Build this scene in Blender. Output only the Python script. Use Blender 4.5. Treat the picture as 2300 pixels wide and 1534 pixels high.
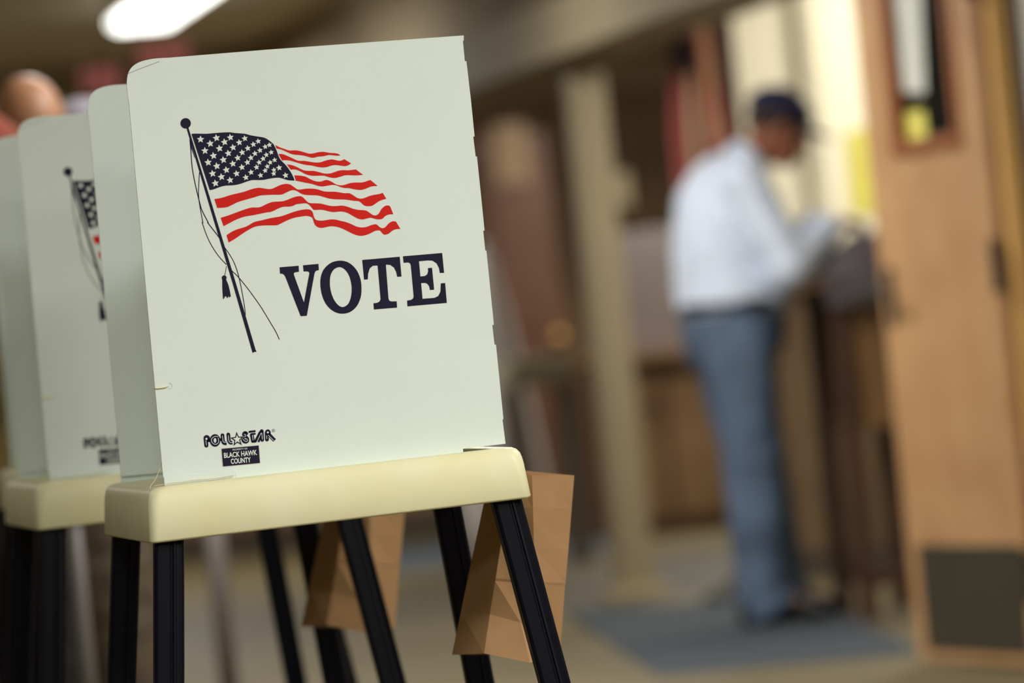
import bpy, bmesh, math, random
from mathutils import Vector, Matrix, noise

random.seed(7)
for o in list(bpy.data.objects):
    bpy.data.objects.remove(o)
C = bpy.context.scene.collection
SC = bpy.context.scene

# ------------------------------------------------------------------ camera
F = 200.0 / 36.0 * 2300.0          # focal length in pixels of the 2300 wide frame
ROLL, H = 0.1, 1.0
RV = Vector((math.cos(ROLL), 0, -math.sin(ROLL)))
UV = Vector((math.sin(ROLL), 0, math.cos(ROLL)))
FV = Vector((0, 1, 0))
CAM = Vector((0, 0, H))
cd = bpy.data.cameras.new('camera')
cd.lens, cd.sensor_width = 200.0, 36.0
cd.clip_start, cd.clip_end = 0.1, 200
cd.dof.use_dof = True
cd.dof.focus_distance = 7.06
cd.dof.aperture_fstop = 4.0
cam = bpy.data.objects.new('camera', cd)
C.objects.link(cam)
M = Matrix((RV, UV, -FV)).transposed().to_4x4()
M.translation = CAM
cam.matrix_world = M
SC.camera = cam

# ------------------------------------------------------------------ light, exposure
SC.view_settings.view_transform = 'Standard'
SC.view_settings.look = 'None'
SC.view_settings.gamma = 1.0
SC.view_settings.use_curve_mapping = False
SC.view_settings.exposure = 0.55
w = bpy.data.worlds.new('world')
SC.world = w
w.use_nodes = True
w.node_tree.nodes['Background'].inputs[0].default_value = (0.9, 0.95, 1.0, 1)
w.node_tree.nodes['Background'].inputs[1].default_value = 0.03

PSI = math.radians(9.5)
EX = Vector((math.cos(PSI), math.sin(PSI), 0))
EY = Vector((-math.sin(PSI), math.cos(PSI), 0))
EZ = Vector((0, 0, 1))


def RM(u, v, z=0.0):               # room frame -> world
    return EX * u + EY * v + EZ * z


def overhead_light(u, v, z, su, sv, power, col=(1, .975, .89)):
    l = bpy.data.lights.new('overhead_light', 'AREA')
    l.shape, l.size, l.size_y, l.energy, l.color = 'RECTANGLE', su, sv, power, col
    o = bpy.data.objects.new('overhead_light', l)
    o.location = RM(u, v, z)
    o.rotation_euler = (0, 0, PSI)
    C.objects.link(o)


CEIL = 2.72
LAMPS = [(2.95, 1.2, 76), (2.95, 4.6, 82), (2.95, 8.4, 26), (2.2, 11.6, 40), (1.5, 14.2, 46), (2.3, 16.2, 62), (2.6, 19.8, 22),
         (0.1, 1.2, 74), (0.1, 4.2, 36), (-2.6, 5.2, 22), (-0.9, 9.5, 10), (-0.9, 16.5, 16), (-0.9, 23.5, 20), (2.4, 25.0, 28), (2.4, 28.2, 46)]
for (u, v, p) in LAMPS:  # right-hand row follows the visible run; others unseen, added to brighten booths, man, hall
    overhead_light(u, v, CEIL - .10, .5, 1.2, p, (1, .99, .945))
for (u, v, p) in [(5.5, 20.0, 40), (6.7, 19.4, 28), (5.6, 26.5, 70)]:       # unseen lights added to brighten the entrance lobby on the right
    overhead_light(u, v, CEIL - .10, .6, 1.2, p, (1, .97, .89))


# ------------------------------------------------------------------ helpers
def at(px, py, D):                 # a point seen at (px, py), D metres ahead
    return CAM + ((px - 1150) / F * RV + (767 - py) / F * UV + FV) * D


def floor_at(px, py, z=0.0):
    d = (px - 1150) / F * RV + (767 - py) / F * UV + FV
    return CAM + d * ((z - H) / d.z)


def hit(px, py, p0, n):
    d = (px - 1150) / F * RV + (767 - py) / F * UV + FV
    return CAM + d * ((p0 - CAM).dot(n) / d.dot(n))


def lin(c):
    return tuple(((x / 255) / 12.92 if x / 255 <= .04045 else ((x / 255 + .055) / 1.055) ** 2.4) for x in c) + (1,)


MATS = {}


def mat(name, col, rough=.6, metal=0.0, var=.06, scale=6.0, bump=0.0, bscale=40.0, col2=None, spec=.5,
        wave=None, emit=None, trans=0.0, coords='Object', detail=4.0):
    if name in MATS:
        return MATS[name]
    m = bpy.data.materials.new(name)
    m.use_nodes = True
    nt = m.node_tree
    b = nt.nodes['Principled BSDF']
    b.inputs['Roughness'].default_value = rough
    b.inputs['Metallic'].default_value = metal
    b.inputs['Specular IOR Level'].default_value = spec
    b.inputs['Transmission Weight'].default_value = trans
    tc = nt.nodes.new('ShaderNodeTexCoord')
    n = nt.nodes.new('ShaderNodeTexNoise')
    n.inputs['Scale'].default_value = scale
    n.inputs['Detail'].default_value = detail
    nt.links.new(tc.outputs[coords], n.inputs['Vector'])
    mx = nt.nodes.new('ShaderNodeMix')
    mx.data_type = 'RGBA'
    c = lin(col)
    c2 = lin(col2) if col2 else tuple(max(0, x * (1 - 2.2 * var)) for x in c[:3]) + (1,)
    mx.inputs[6].default_value = c
    mx.inputs[7].default_value = c2
    mr = nt.nodes.new('ShaderNodeMapRange')
    mr.inputs[1].default_value, mr.inputs[2].default_value = .35, .7
    nt.links.new(n.outputs['Fac'], mr.inputs[0])
    nt.links.new(mr.outputs[0], mx.inputs[0])
    nt.links.new(mx.outputs[2], b.inputs['Base Color'])
    if bump:
        bp = nt.nodes.new('ShaderNodeBump')
        bp.inputs['Strength'].default_value = bump
        if wave:
            t = nt.nodes.new('ShaderNodeTexWave')
            t.bands_direction = wave[0]
            t.inputs['Scale'].default_value = wave[1]
            bp.inputs['Distance'].default_value = wave[2]
            nt.links.new(tc.outputs[coords], t.inputs['Vector'])
        else:
            t = nt.nodes.new('ShaderNodeTexNoise')
            t.inputs['Scale'].default_value = bscale
            bp.inputs['Distance'].default_value = .01
            nt.links.new(tc.outputs[coords], t.inputs['Vector'])
        nt.links.new(t.outputs['Fac'], bp.inputs['Height'])
        nt.links.new(bp.outputs[0], b.inputs['Normal'])
    if emit:
        b.inputs['Emission Color'].default_value = lin(emit[0])
        b.inputs['Emission Strength'].default_value = emit[1]
    MATS[name] = m
    return m


def link(name, me, m=None, parent=None, smooth=False):
    if m is not None and not me.materials:
        me.materials.append(m)
    if smooth:
        for p in me.polygons:
            p.use_smooth = True
    o = bpy.data.objects.new(name, me)
    C.objects.link(o)
    if parent is not None:
        o.parent = parent
    return o


def obj(name, bm, m=None, parent=None, smooth=False):
    bmesh.ops.recalc_face_normals(bm, faces=bm.faces)
    me = bpy.data.meshes.new(name)
    bm.to_mesh(me)
    bm.free()
    return link(name, me, m, parent, smooth)


def thing(name, label, cat, loc=(0, 0, 0), rz=0.0, group=None):
    o = bpy.data.objects.new(name, None)
    o.empty_display_size = .1
    C.objects.link(o)
    o.location = loc
    o.rotation_euler = (0, 0, rz)
    return tag(o, label, cat, group)


def tag(o, label, cat, group=None):
    o['label'], o['category'] = label, cat
    if group:
        o['group'] = group
    return o


def struct(o):
    o['kind'] = 'structure'
    return o


def kids(o):
    return [c for c in bpy.data.objects if c.parent == o]


def copy_tree(o, parent=None):
    ch = kids(o)
    c = o.copy()
    C.objects.link(c)
    if parent is not None:
        c.parent = parent
    for k in ch:
        copy_tree(k, c)
    return c


def box(bm, c, s, rz=0.0, mtx=None, bevel=0.0):
    r = bmesh.ops.create_cube(bm, size=1.0)
    vs = r['verts']
    bmesh.ops.scale(bm, vec=s, verts=vs)
    if bevel:
        es = list({e for v in vs for e in v.link_edges})
        rb = bmesh.ops.bevel(bm, geom=es, offset=bevel, segments=2, profile=.5, affect='EDGES')
        vs = list({v for f in rb['faces'] for v in f.verts} | {v for v in vs if v.is_valid})
    mm = Matrix.Translation(Vector(c)) @ Matrix.Rotation(rz, 4, 'Z')
    if mtx is not None:
        mm = mtx @ mm
    bmesh.ops.transform(bm, matrix=mm, verts=vs)
    return vs


def loft(bm, rings, cap0=True, cap1=True):
    R = [[bm.verts.new(p) for p in r] for r in rings]
    n = len(R[0])
    for a, b in zip(R, R[1:]):
        for i in range(n):
            bm.faces.new((a[i], a[(i + 1) % n], b[(i + 1) % n], b[i]))
    if cap0:
        bm.faces.new(R[0][::-1])
    if cap1:
        bm.faces.new(R[-1])
    return R


def frame_of(d):
    d = d.normalized()
    a = Vector((0, 0, 1)) if abs(d.z) < .95 else Vector((1, 0, 0))
    x = d.cross(a).normalized()
    return x, d.cross(x).normalized()


def tube(bm, pts, rad, n=10):
    pts = [Vector(p) for p in pts]
    if not hasattr(rad, '__len__'):
        rad = [rad] * len(pts)
    rings = []
    px = None
    for i, p in enumerate(pts):
        d = pts[min(i + 1, len(pts) - 1)] - pts[max(i - 1, 0)]
        x, y = frame_of(d)
        if px is not None:
            x = (px - d.normalized() * px.dot(d.normalized())).normalized()
            y = d.normalized().cross(x)
        px = x
        rings.append([p + (x * math.cos(t) + y * math.sin(t)) * rad[i] for t in (2 * math.pi * k / n for k in range(n))])
    loft(bm, rings)


def catmull(pts, sub=6, closed=False):
    P = [Vector(p) for p in pts]
    out = []
    n = len(P)
    rng = range(n if closed else n - 1)
    for i in rng:
        g = (lambda k: P[k % n]) if closed else (lambda k: P[max(0, min(n - 1, k))])
        p0, p1, p2, p3 = g(i - 1), g(i), g(i + 1), g(i + 2)
        for s in range(sub):
            t = s / sub
            out.append(.5 * ((2 * p1) + (p2 - p0) * t + (2 * p0 - 5 * p1 + 4 * p2 - p3) * t * t + (3 * p1 - p0 - 3 * p2 + p3) * t ** 3))
    if not closed:
        out.append(P[-1])
    return out


# ------------------------------------------------------------------ materials
m_floor = mat('vinyl_floor', (98, 87, 61), .6, var=.10, scale=1.3, bump=.05, bscale=9, spec=.12)
m_ceil = mat('ceiling_board', (224, 212, 186), .9, var=.04, scale=2)
m_wall_far = mat('taupe_plaster', (178, 160, 132), .85, var=.05, scale=1.5)
m_wall_grey = mat('grey_paint', (176, 168, 150), .8, var=.03, scale=2)
m_cream = mat('cream_paint', (240, 232, 206), .7, var=.02, scale=2)
m_panel_wood = mat('brown_panelling', (140, 108, 74), .55, var=.16, scale=3, col2=(116, 86, 56))
m_red_wood = mat('reddish_wood', (98, 62, 37), .5, var=.15, scale=4)
m_beam = mat('beam_paint', (158, 142, 112), .7, var=.03, scale=3)
m_door = mat('oak_veneer', (178, 138, 96), .45, var=.10, scale=5, col2=(164, 122, 82))
m_jamb = mat('golden_oak', (214, 166, 96), .45, var=.08, scale=6)
m_darkline = mat('dark_gap', (30, 26, 22), .8)
m_kick = mat('dark_metal_plate', (66, 60, 50), .45, metal=.3, var=.05)
m_dark_wood = mat('dark_walnut', (74, 44, 26), .5, var=.15, scale=8)
m_mid_wood = mat('walnut_panel', (128, 92, 52), .5, var=.12, scale=8)
m_plastic_w = mat('corrugated_plastic', (219, 230, 224), .45, var=.012, scale=9, bump=.022, wave=('X', 78.0, .001), spec=.35)
m_tray = mat('cream_plastic', (231, 229, 192), .42, var=.035, scale=11, col2=(227, 221, 174), bump=.12, bscale=14, spec=.35, detail=6)
m_navy_leg = mat('navy_anodised', (8, 8, 19), .32, metal=.0, var=.05, spec=.14)
m_navy = mat('navy_ink', (21, 17, 46), .6, var=.02, spec=.2)
m_red = mat('red_ink', (205, 26, 16), .6, var=.02, spec=.2)
m_ink_white = mat('white_ink', (220, 229, 222), .6, var=.01, spec=.2)
m_bag = mat('kraft_paper', (176, 138, 98), .8, var=.06, scale=14, bump=.12, bscale=30, spec=.2)
m_string = mat('twine', (206, 192, 156), .9)
m_rubber = mat('rubber', (18, 18, 20), .8)
m_lamp = mat('lamp_diffuser', (250, 250, 244), .5, emit=((255, 255, 246), 3.2))
m_metal_w = mat('white_enamel', (225, 225, 220), .4)
m_blue_mat = mat('blue_carpet', (48, 57, 64), .95, var=.10, scale=30, bump=.4, bscale=160)
m_skin_d = mat('brown_skin', (150, 92, 64), .5, var=.05, scale=8)
m_skin_l = mat('tan_skin', (176, 126, 92), .5, var=.05, scale=8)
m_shirt = mat('pale_blue_shirt', (222, 232, 250), .8, var=.03, scale=8, bump=.3, bscale=9)
m_jeans = mat('faded_denim', (90, 106, 130), .85, var=.16, scale=7, col2=(66, 80, 102), bump=.3, bscale=10)
m_cap = mat('navy_cloth', (34, 32, 66), .85)
m_black = mat('black_leather', (22, 20, 20), .5)
m_grey_shirt = mat('grey_stripe_shirt', (156, 152, 164), .85, var=.05, scale=10, bump=.4, wave=('Z', 30, .004))
m_taupe_tr = mat('taupe_trousers', (92, 78, 62), .9, var=.1, scale=8)
m_orange = mat('orange_cloth', (150, 60, 26), .85, var=.1, scale=9)
m_olive = mat('olive_cloth', (112, 94, 48), .9, var=.3, scale=8)
m_hair = mat('dark_hair', (52, 38, 32), .8, var=.2, scale=30)
m_eye = mat('eye_white', (232, 226, 214), .3)
m_greycloth = mat('dark_grey_cloth', (92, 84, 86), .9, var=.2, scale=9, bump=.4, bscale=14)
m_paper = mat('white_paper', (196, 196, 184), .7)
m_yellow = mat('yellow_paper', (214, 204, 92), .7)
m_pink = mat('red_paper', (240, 146, 144), .8, var=.15, scale=5)
m_flagred = mat('flag_red_cloth', (186, 92, 88), .85)
m_flagwhite = mat('flag_cream_cloth', (222, 200, 164), .85)
m_flagblue = mat('flag_blue_cloth', (58, 62, 84), .85)
m_glass = mat('dark_glass', (30, 28, 26), .08, spec=.5)
m_greyboard = mat('grey_felt', (108, 97, 93), .9, var=.06, scale=5)
m_whitecloth = mat('white_cloth', (214, 206, 200), .85, var=.05)
m_card = mat('olive_card', (160, 150, 122), .85, var=.06)

# ------------------------------------------------------------------ room shell
U0 = at(2314, 655, 15.0)
U0 = U0.dot(EX)                    # plane of the right-hand wall
DHIN = at(2267, 662, 15.0)         # hinge side of the door, near edge
V_J = DHIN.dot(EY)
FARV = 31.0


def rbox(bm, u0, u1, v0, v1, z0, z1, bevel=0.0):
    return box(bm, RM((u0 + u1) / 2, (v0 + v1) / 2, (z0 + z1) / 2), (u1 - u0, v1 - v0, z1 - z0), PSI, bevel=bevel)


def rstruct(name, m, *bs):
    bm = bmesh.new()
    for b in bs:
        rbox(bm, *b)
    return struct(obj(name, bm, m))


ULEFT, UR = -7.5, U0 + 4.2
rstruct('floor', m_floor, (ULEFT - .1, UR + .1, -4.1, FARV + .1, -.1, 0))
rstruct('ceiling', m_ceil, (ULEFT - .1, UR + .1, -4.1, FARV + .1, CEIL, CEIL + .1))
rstruct('wall_left', m_wall_grey, (ULEFT - .1, ULEFT, -4, FARV, 0, CEIL))
rstruct('wall_back', m_wall_grey, (ULEFT, UR, -4.1, -4, 0, CEIL))
far = rstruct('wall_far', m_wall_far, (ULEFT, UR, FARV, FARV + .1, 0, CEIL))
rstruct('wall_outer', m_wall_grey, (UR, UR + .1, -4, FARV, 0, CEIL))
V_D1 = V_J + .90                   # far jamb of the door opening
rstruct('wall_right', m_wall_grey, (U0, U0 + .12, -4, V_J - .09, 0, CEIL),
        (U0, U0 + .12, V_J - .09, V_D1, 2.14, CEIL), (U0, U0 + .12, V_D1, V_D1 + .14, 0, CEIL))
rstruct('wall_lobby', m_wall_grey, (U0 + .12, UR, V_D1 + .02, V_D1 + .14, 0, CEIL))
# cream wall that closes the lobby behind the man
CW = at(1708, 711, 21.3)
CU, CV = CW.dot(EX), CW.dot(EY)
rstruct('wall_cream', m_cream, (CU, UR, CV, CV + .12, 0, CEIL))
rstruct('trim_1', m_dark_wood, (CU - .05, CU - .002, CV - .02, CV + .14, 0, CEIL))
t2u = at(1868, 695, 21.35).dot(EX)
rstruct('trim_2', mat('grey_cream', (206, 198, 172), .7), (t2u - .035, t2u + .035, CV - .035, CV - .001, 1.121, CEIL - .001))
rstruct('baseboard_lobby', mat('dark_base', (70, 60, 48), .6), (CU, UR - .02, CV - .02, CV - .001, 0, .1))
wains = rstruct('trim_6', m_mid_wood, (CU + .002, UR - .02, CV - .05, CV - .022, 1.08, 1.12))
for k in range(9):
    bm = bmesh.new()
    rbox(bm, CU + .004 + k * .36, CU + .356 + k * .36, CV - .024, CV - .002, .102, 1.08, bevel=.003)
    obj('board', bm, mat('wainscot_wood', (106, 82, 54), .6, var=.12, scale=4), wains)
# boards of the far wall
for k in range(18):
    u = -1.4 + k * .62
    bm = bmesh.new()
    rbox(bm, u + .006, u + .614, FARV - .03, FARV - .001, .12, 2.32, bevel=.004)
    obj('panel', bm, m_panel_wood, far)
rstruct('baseboard_far', mat('dark_base2', (66, 54, 40), .6), (ULEFT, UR, FARV - .035, FARV - .001, 0, .11))

# beam carried by the column line
colp = floor_at(1428, 1342)
BU = colp.dot(EX)
bm = bmesh.new()
rbox(bm, BU - .17, BU + .17, 15.6, FARV - .04, 2.02, 2.24, bevel=.01)
beam = struct(obj('trim_3', bm, m_beam))
bm = bmesh.new()
rbox(bm, BU - .04, BU + .04, 15.6, FARV - .04, 2.24, CEIL - .001)
obj('web', bm, m_wall_far, beam)

cv = colp.dot(EY)
col = thing('column', 'cream painted square column standing on the floor between booth and man', 'column', colp, PSI)
bm = bmesh.new()
box(bm, (0, 0, 1.0), (.135, .135, 2.0), bevel=.012)
obj('shaft', bm, m_beam, col, True)
bm = bmesh.new()
box(bm, (0, 0, .02), (.24, .24, .04), bevel=.006)
obj('base_plate', bm, m_beam, col)
bm = bmesh.new()
box(bm, (0, 0, 2.008), (.22, .22, .024), bevel=.004)
obj('cap_plate', bm, m_beam, col)
bm = bmesh.new()
zb = at(1385, 430, colp.y).z
box(bm, (.095, -.01, zb), (.07, .09, .14), bevel=.01)
sb = obj('junction_box', bm, m_beam, col)
bm = bmesh.new()
box(bm, (.095, -.058, zb), (.055, .008, .12), bevel=.003)
obj('cover_plate', bm, m_beam, sb)

# ------------------------------------------------------------------ door at the right
DL = at(2001, 690, 15.8)
hinge = Vector((DHIN.x, DHIN.y, 0))
dv = Vector((DL.x - DHIN.x, DL.y - DHIN.y, 0))
dw = dv.length
door = bpy.data.objects.new('door_1', None)
C.objects.link(door)
struct(door)
door.location = hinge
door.rotation_euler = (0, 0, math.atan2(dv.y, dv.x))
# local x runs along the leaf from the hinge, +y is the side towards the room
DI = door.matrix_basis.inverted()


def dl(px, py, off=0.0):           # pixel -> leaf coordinates on the room side face
    n = Vector((-dv.y, dv.x, 0)).normalized()
    p = hit(px, py, hinge + n * off, n)
    return DI @ p


p_bl = dl(2012, 345, .022)
p_br = dl(2158, 318, .022)
wx1, wx0 = p_bl.x, p_br.x
wz0, wz1 = p_bl.z, 2.02
bm = bmesh.new()
T = .044
for b in [(0, wx0, .01, 2.1), (wx1, dw, .01, 2.1), (wx0, wx1, .01, wz0), (wx0, wx1, wz1, 2.1)]:
    box(bm, ((b[0] + b[1]) / 2, 0, (b[2] + b[3]) / 2), (b[1] - b[0], T, b[3] - b[2]))
bmesh.ops.remove_doubles(bm, verts=bm.verts, dist=1e-5)
obj('door_leaf', bm, m_door, door)
bm = bmesh.new()
fw = .05
for b in [(wx0 - .01, wx0 + fw * .5, wz0 - .01, wz1 + .01), (wx1 - fw, wx1 + .01, wz0 - .01, wz1 + .01),
          (wx0 + fw * .5, wx1 - fw, wz0 - .01, wz0 + fw * .6), (wx0 + fw * .5, wx1 - fw, wz1 - fw * .6, wz1 + .01)]:
    box(bm, ((b[0] + b[1]) / 2, .0, (b[2] + b[3]) / 2), (b[1] - b[0], T + .02, b[3] - b[2]), bevel=.003)
obj('window_bead', bm, mat('orange_brown_wood', (140, 78, 30), .5, var=.1), door)
bm = bmesh.new()
box(bm, ((wx0 + wx1) / 2, 0, (wz0 + wz1) / 2), (wx1 - wx0, .006, wz1 - wz0))
obj('pane', bm, m_glass, door)
bm = bmesh.new()
box(bm, (dw * .5 - .02, T / 2 + .002, .185), (dw - .12, .003, .29), bevel=.001)
obj('kick_plate', bm, m_kick, door)
for hz in (.25, 1.07, 1.85):
    bm = bmesh.new()
    tube(bm, [(-.012, T / 2 + .012, hz - .07), (-.012, T / 2 + .012, hz + .07)], .014, 10)
    box(bm, (.012, T / 2 + .002, hz), (.05, .004, .12))
    obj('hinge', bm, m_kick, door)
bm = bmesh.new()
box(bm, (dw - .07, T / 2 + .004, 1.02), (.05, .008, .16), bevel=.002)
tube(bm, [(dw - .07, T / 2 + .004, 1.04), (dw - .07, T / 2 + .055, 1.04), (dw - .18, T / 2 + .055, 1.04)], .009, 8)
obj('lever_handle', bm, m_kick, door)
# jamb strip and dark rebate
rstruct('trim_4', m_jamb, (U0 - .054, U0 - .006, V_J - .09, V_J - .03, 0, 2.14))
rstruct('trim_5', m_darkline, (U0 - .006, U0 - .001, V_J - .19, V_J - .09, 0, 2.14))


def door_paper(label, m, c, cat='notice', off=.0045):
    P = [dl(x, y, off) for x, y in c]
    bm = bmesh.new()
    n = 6
    for i in range(n + 1):
        t = i / n
        for a, b in ((P[0], P[1]), (P[3], P[2])):
            pass
    f = [bm.verts.new((p.x, p.y, p.z)) for p in P]
    bk = [bm.verts.new((p.x, p.y - .0012, p.z)) for p in P]
    bm.faces.new(f)
    bm.faces.new(bk[::-1])
    for i in range(4):
        bm.faces.new((f[i], bk[i], bk[(i + 1) % 4], f[(i + 1) % 4]))
    o = obj('paper_notice', bm, m)
    o.matrix_world = door.matrix_basis
    return tag(o, label, cat)


door_paper('white paper notice taped to the upper glass of the door', m_paper,
           [(2010, 206), (2078, 210), (2068, -30), (1990, -30)])
door_paper('small yellow paper note taped to the bottom of the door glass', m_yellow,
           [(2022, 345), (2086, 330), (2074, 246), (2014, 256)])
# yellow poster on the cream wall
bm = bmesh.new()
yp = [hit(x, y, RM(CU, CV - .004), EY) for x, y in ((1912, 480), (2000, 488), (1990, 270), (1898, 300))]
f = [bm.verts.new(p) for p in yp]
g = [bm.verts.new(p + EY * .003) for p in yp]
bm.faces.new(f)
bm.faces.new(g[::-1])
for i in range(4):
    bm.faces.new((f[i], g[i], g[(i + 1) % 4], f[(i + 1) % 4]))
tag(obj('wall_poster', bm, m_yellow), 'plain yellow poster on the cream wall beside the door edge', 'poster')

# ------------------------------------------------------------------ mats
def floor_mat(label, corners, th=.012):
    bm = bmesh.new()
    P = [floor_at(x, y) for x, y in corners]
    lo = [bm.verts.new((p.x, p.y, 0.0)) for p in P]
    cx = sum(P, Vector()) / 4
    up = [bm.verts.new((p.x + (cx.x - p.x) * .03, p.y + (cx.y - p.y) * .03, th)) for p in P]
    bm.faces.new(lo[::-1])
    bm.faces.new(up)
    for i in range(4):
        bm.faces.new((lo[i], lo[(i + 1) % 4], up[(i + 1) % 4], up[i]))
    return tag(obj('floor_mat', bm, m_blue_mat), label, 'mat')


floor_mat('slate blue entrance mat under the feet of the man at the lectern', [(1480, 1520), (2075, 1467), (1830, 1345), (1255, 1372)])
floor_mat('blue runner lying on the floor far behind the column', [(860, 1290), (1450, 1232), (1440, 1192), (860, 1236)])

# ------------------------------------------------------------------ voting booth
B0 = at(367, 1077, 7.0)
ROOT = Vector((B0.x, B0.y, 0))
WD = .54


def LC(px, py, y=0.0):             # pixel -> booth coordinates on the plane local y = const
    p = hit(px, py, B0 + EY * y, EY) - ROOT
    return Vector((p.dot(EX), y, p.z))


booth = thing('voting_booth', 'white folding voting booth with sharp flag print and VOTE lettering, front of the row', 'voting booth',
              ROOT, PSI, 'voting booths in a row')


def slab(outline, y0, y1):
    """outline: booth coordinates (x, z) -> closed sheet between two y planes"""
    bm = bmesh.new()
    a = [bm.verts.new((p[0], y0, p[1])) for p in outline]
    b = [bm.verts.new((p[0], y1, p[1])) for p in outline]
    bm.faces.new(a)
    bm.faces.new(b[::-1])
    n = len(a)
    for i in range(n):
        bm.faces.new((a[i], b[i], b[(i + 1) % n], a[(i + 1) % n]))
    return bm


corner = catmull([(290, 235), (285, 190), (290, 160), (308, 142), (340, 132.5), (380, 129.5)], 5)
ol_px = [(367, 1077), (330, 672)] + [(p.x, p.y) for p in [Vector((a[0], a[1], 0)) for a in corner]] + [
    (600, 111.5), (1041.7, 79.5), (1041.4, 91.6), (1039.7, 91.6), (1044, 137.5), (1047.6, 137.5), (1057.5, 222), (1066, 306.6),
    (1062.9, 306.6), (1068.4, 351.5), (1071.3, 351.5), (1080, 435), (1088.4, 517.9), (1085.4, 517.9), (1089.9, 562.7), (1092.5, 562.7),
    (1109.3, 729.7), (1105.6, 729.7), (1110.7, 774), (1114, 774), (1130.8, 941.8), (1128.6, 941.8), (1135.5, 996.5),
    (1040, 1008), (1041, 1030), (527, 1082), (523, 1062)]
ol = [(LC(*p).x, LC(*p).z) for p in ol_px]
wing = obj('side_panel', slab(ol, 0, .004), m_plastic_w, booth)
wing['label'] = 'near side panel printed with a waving flag and the word VOTE'
XR = .428
ol2 = [p for p in ol]
wing2 = obj('side_panel', slab(ol2, WD - .004, WD), m_plastic_w, booth)
wing2['label'] = 'far side panel, plain inside'
bm = bmesh.new()
box(bm, (XR - .012, WD / 2, (.878 + 1.378) / 2), (.004, WD - .012, .50))
bp = obj('back_panel', bm, m_plastic_w, booth)
for k in range(2):                 # thin strips that grip the panels on the tray
    bm = bmesh.new()
    x0, x1 = LC(367, 1077).x, LC(527, 1060).x
    yy = -.004 if k == 0 else WD + .004
    box(bm, ((x0 + x1) / 2, yy, .8695), (x1 - x0, .004, .016), bevel=.0008)
    obj('panel_clip', bm, m_plastic_w, booth)

# tray: a moulded tub with flared walls
TB0, TB1 = LC(335, 1222, -.03), LC(1195, 1118, -.03)
TT0, TT1 = LC(345, 1097, -.03), LC(1165, 1004, -.03)


def zline(a, b, x):
    return a.z + (b.z - a.z) * (x - a.x) / (b.x - a.x)


def rrect(x0, x1, y0, y1, r, n=6):
    out = []
    for cx, cy, a0 in ((x1 - r, y1 - r, 0), (x0 + r, y1 - r, 90), (x0 + r, y0 + r, 180), (x1 - r, y0 + r, 270)):
        for k in range(n + 1):
            t = math.radians(a0 + 90 * k / n)
            out.append((cx + r * math.cos(t), cy + r * math.sin(t)))
    return out


bm = bmesh.new()
rings = []
tx0, tx1, ty0, ty1 = TB0.x + .001, TB1.x, -.032, WD + .03
for ins, top, dz, rr in ((.012, 0, .045, .006), (.010, 0, .001, .006), (.003, 0, 0, .008), (0, 0, .003, .010), (.0035, 1, -.020, .015), (.0045, 1, -.014, .016),
                     (.006, 1, -.008, .017), (.0095, 1, -.003, .019), (.014, 1, -.0008, .02), (.021, 1, 0, .02)):
    base = rrect(tx0 + ins, tx1 - ins, ty0 + ins, ty1 - ins, rr)
    A, B_ = (TT0, TT1) if top else (TB0, TB1)
    rings.append([(x, y, zline(A, B_, x) + dz + (.001 if top else 0)) for x, y in base])
loft(bm, rings)
bmesh.ops.triangulate(bm, faces=[f for f in bm.faces if len(f.verts) > 4])
obj('tray', bm, m_tray, booth, True)

# legs
def leg(pt, pb, y, yb):
    a, b = LC(*pt, y=y), LC(*pb, y=y)
    d = (b - a)
    foot = a + d * (a.z / -d.z)
    d = foot - a
    a2 = a - d.normalized() * .03
    foot = Vector((foot.x, y + yb, .0))
    a2.y = y - yb * .03
    ax = (foot - a2).normalized()
    ex = Vector((1, 0, 0)); ex = (ex - ax * ex.dot(ax)).normalized()
    ey = ax.cross(ex)
    s = 1 if ey.y > 0 else -1
    hw, hd = .0185, .015
    prof = [(-hw + .004, -hd), (.000, -hd), (.0012, -hd + .0022), (.0035, -hd + .0022), (.0046, -hd - .0004), (.0075, -hd - .0002), (.0085, -hd + .0022),
            (.0105, -hd + .002), (hw - .004, -hd + .0012), (hw - .001, -hd + .004), (hw, -hd + .008), (hw, hd - .005), (hw - .005, hd), (-hw + .005, hd),
            (-hw, hd - .005), (-hw, -hd + .004), (-hw + .0012, -hd + .0012)]
    bm = bmesh.new()
    end = a2 + (foot - a2) * .985
    loft(bm, [[p + ex * q[0] + ey * s * q[1] for q in prof] for p in (a2, end)])
    l = obj('leg', bm, m_navy_leg, booth)
    bm = bmesh.new()
    box(bm, (foot.x, foot.y, .012), (.044, .036, .024), bevel=.004)
    obj('rubber_foot', bm, m_rubber, l)


leg((379, 1216), (377, 1534), .0, -.06)
leg((284, 1208), (276, 1534), WD - .02, .06)
leg((1138, 1130), (1241, 1534), .0, -.06)
leg((1006, 1145), (1083, 1534), WD - .02, .06)

# --- prints on the near panel
def pxl(crop, pts):
    ox, oy, s = crop
    return [(ox + x / s, oy + y / s) for x, y in pts]


K1, K2, K3, K4, K5 = (280, 240, 5.75), (600, 300, 5.75), (400, 480, 4.513), (600, 540, 5.227), (430, 930, 10.0)


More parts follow.
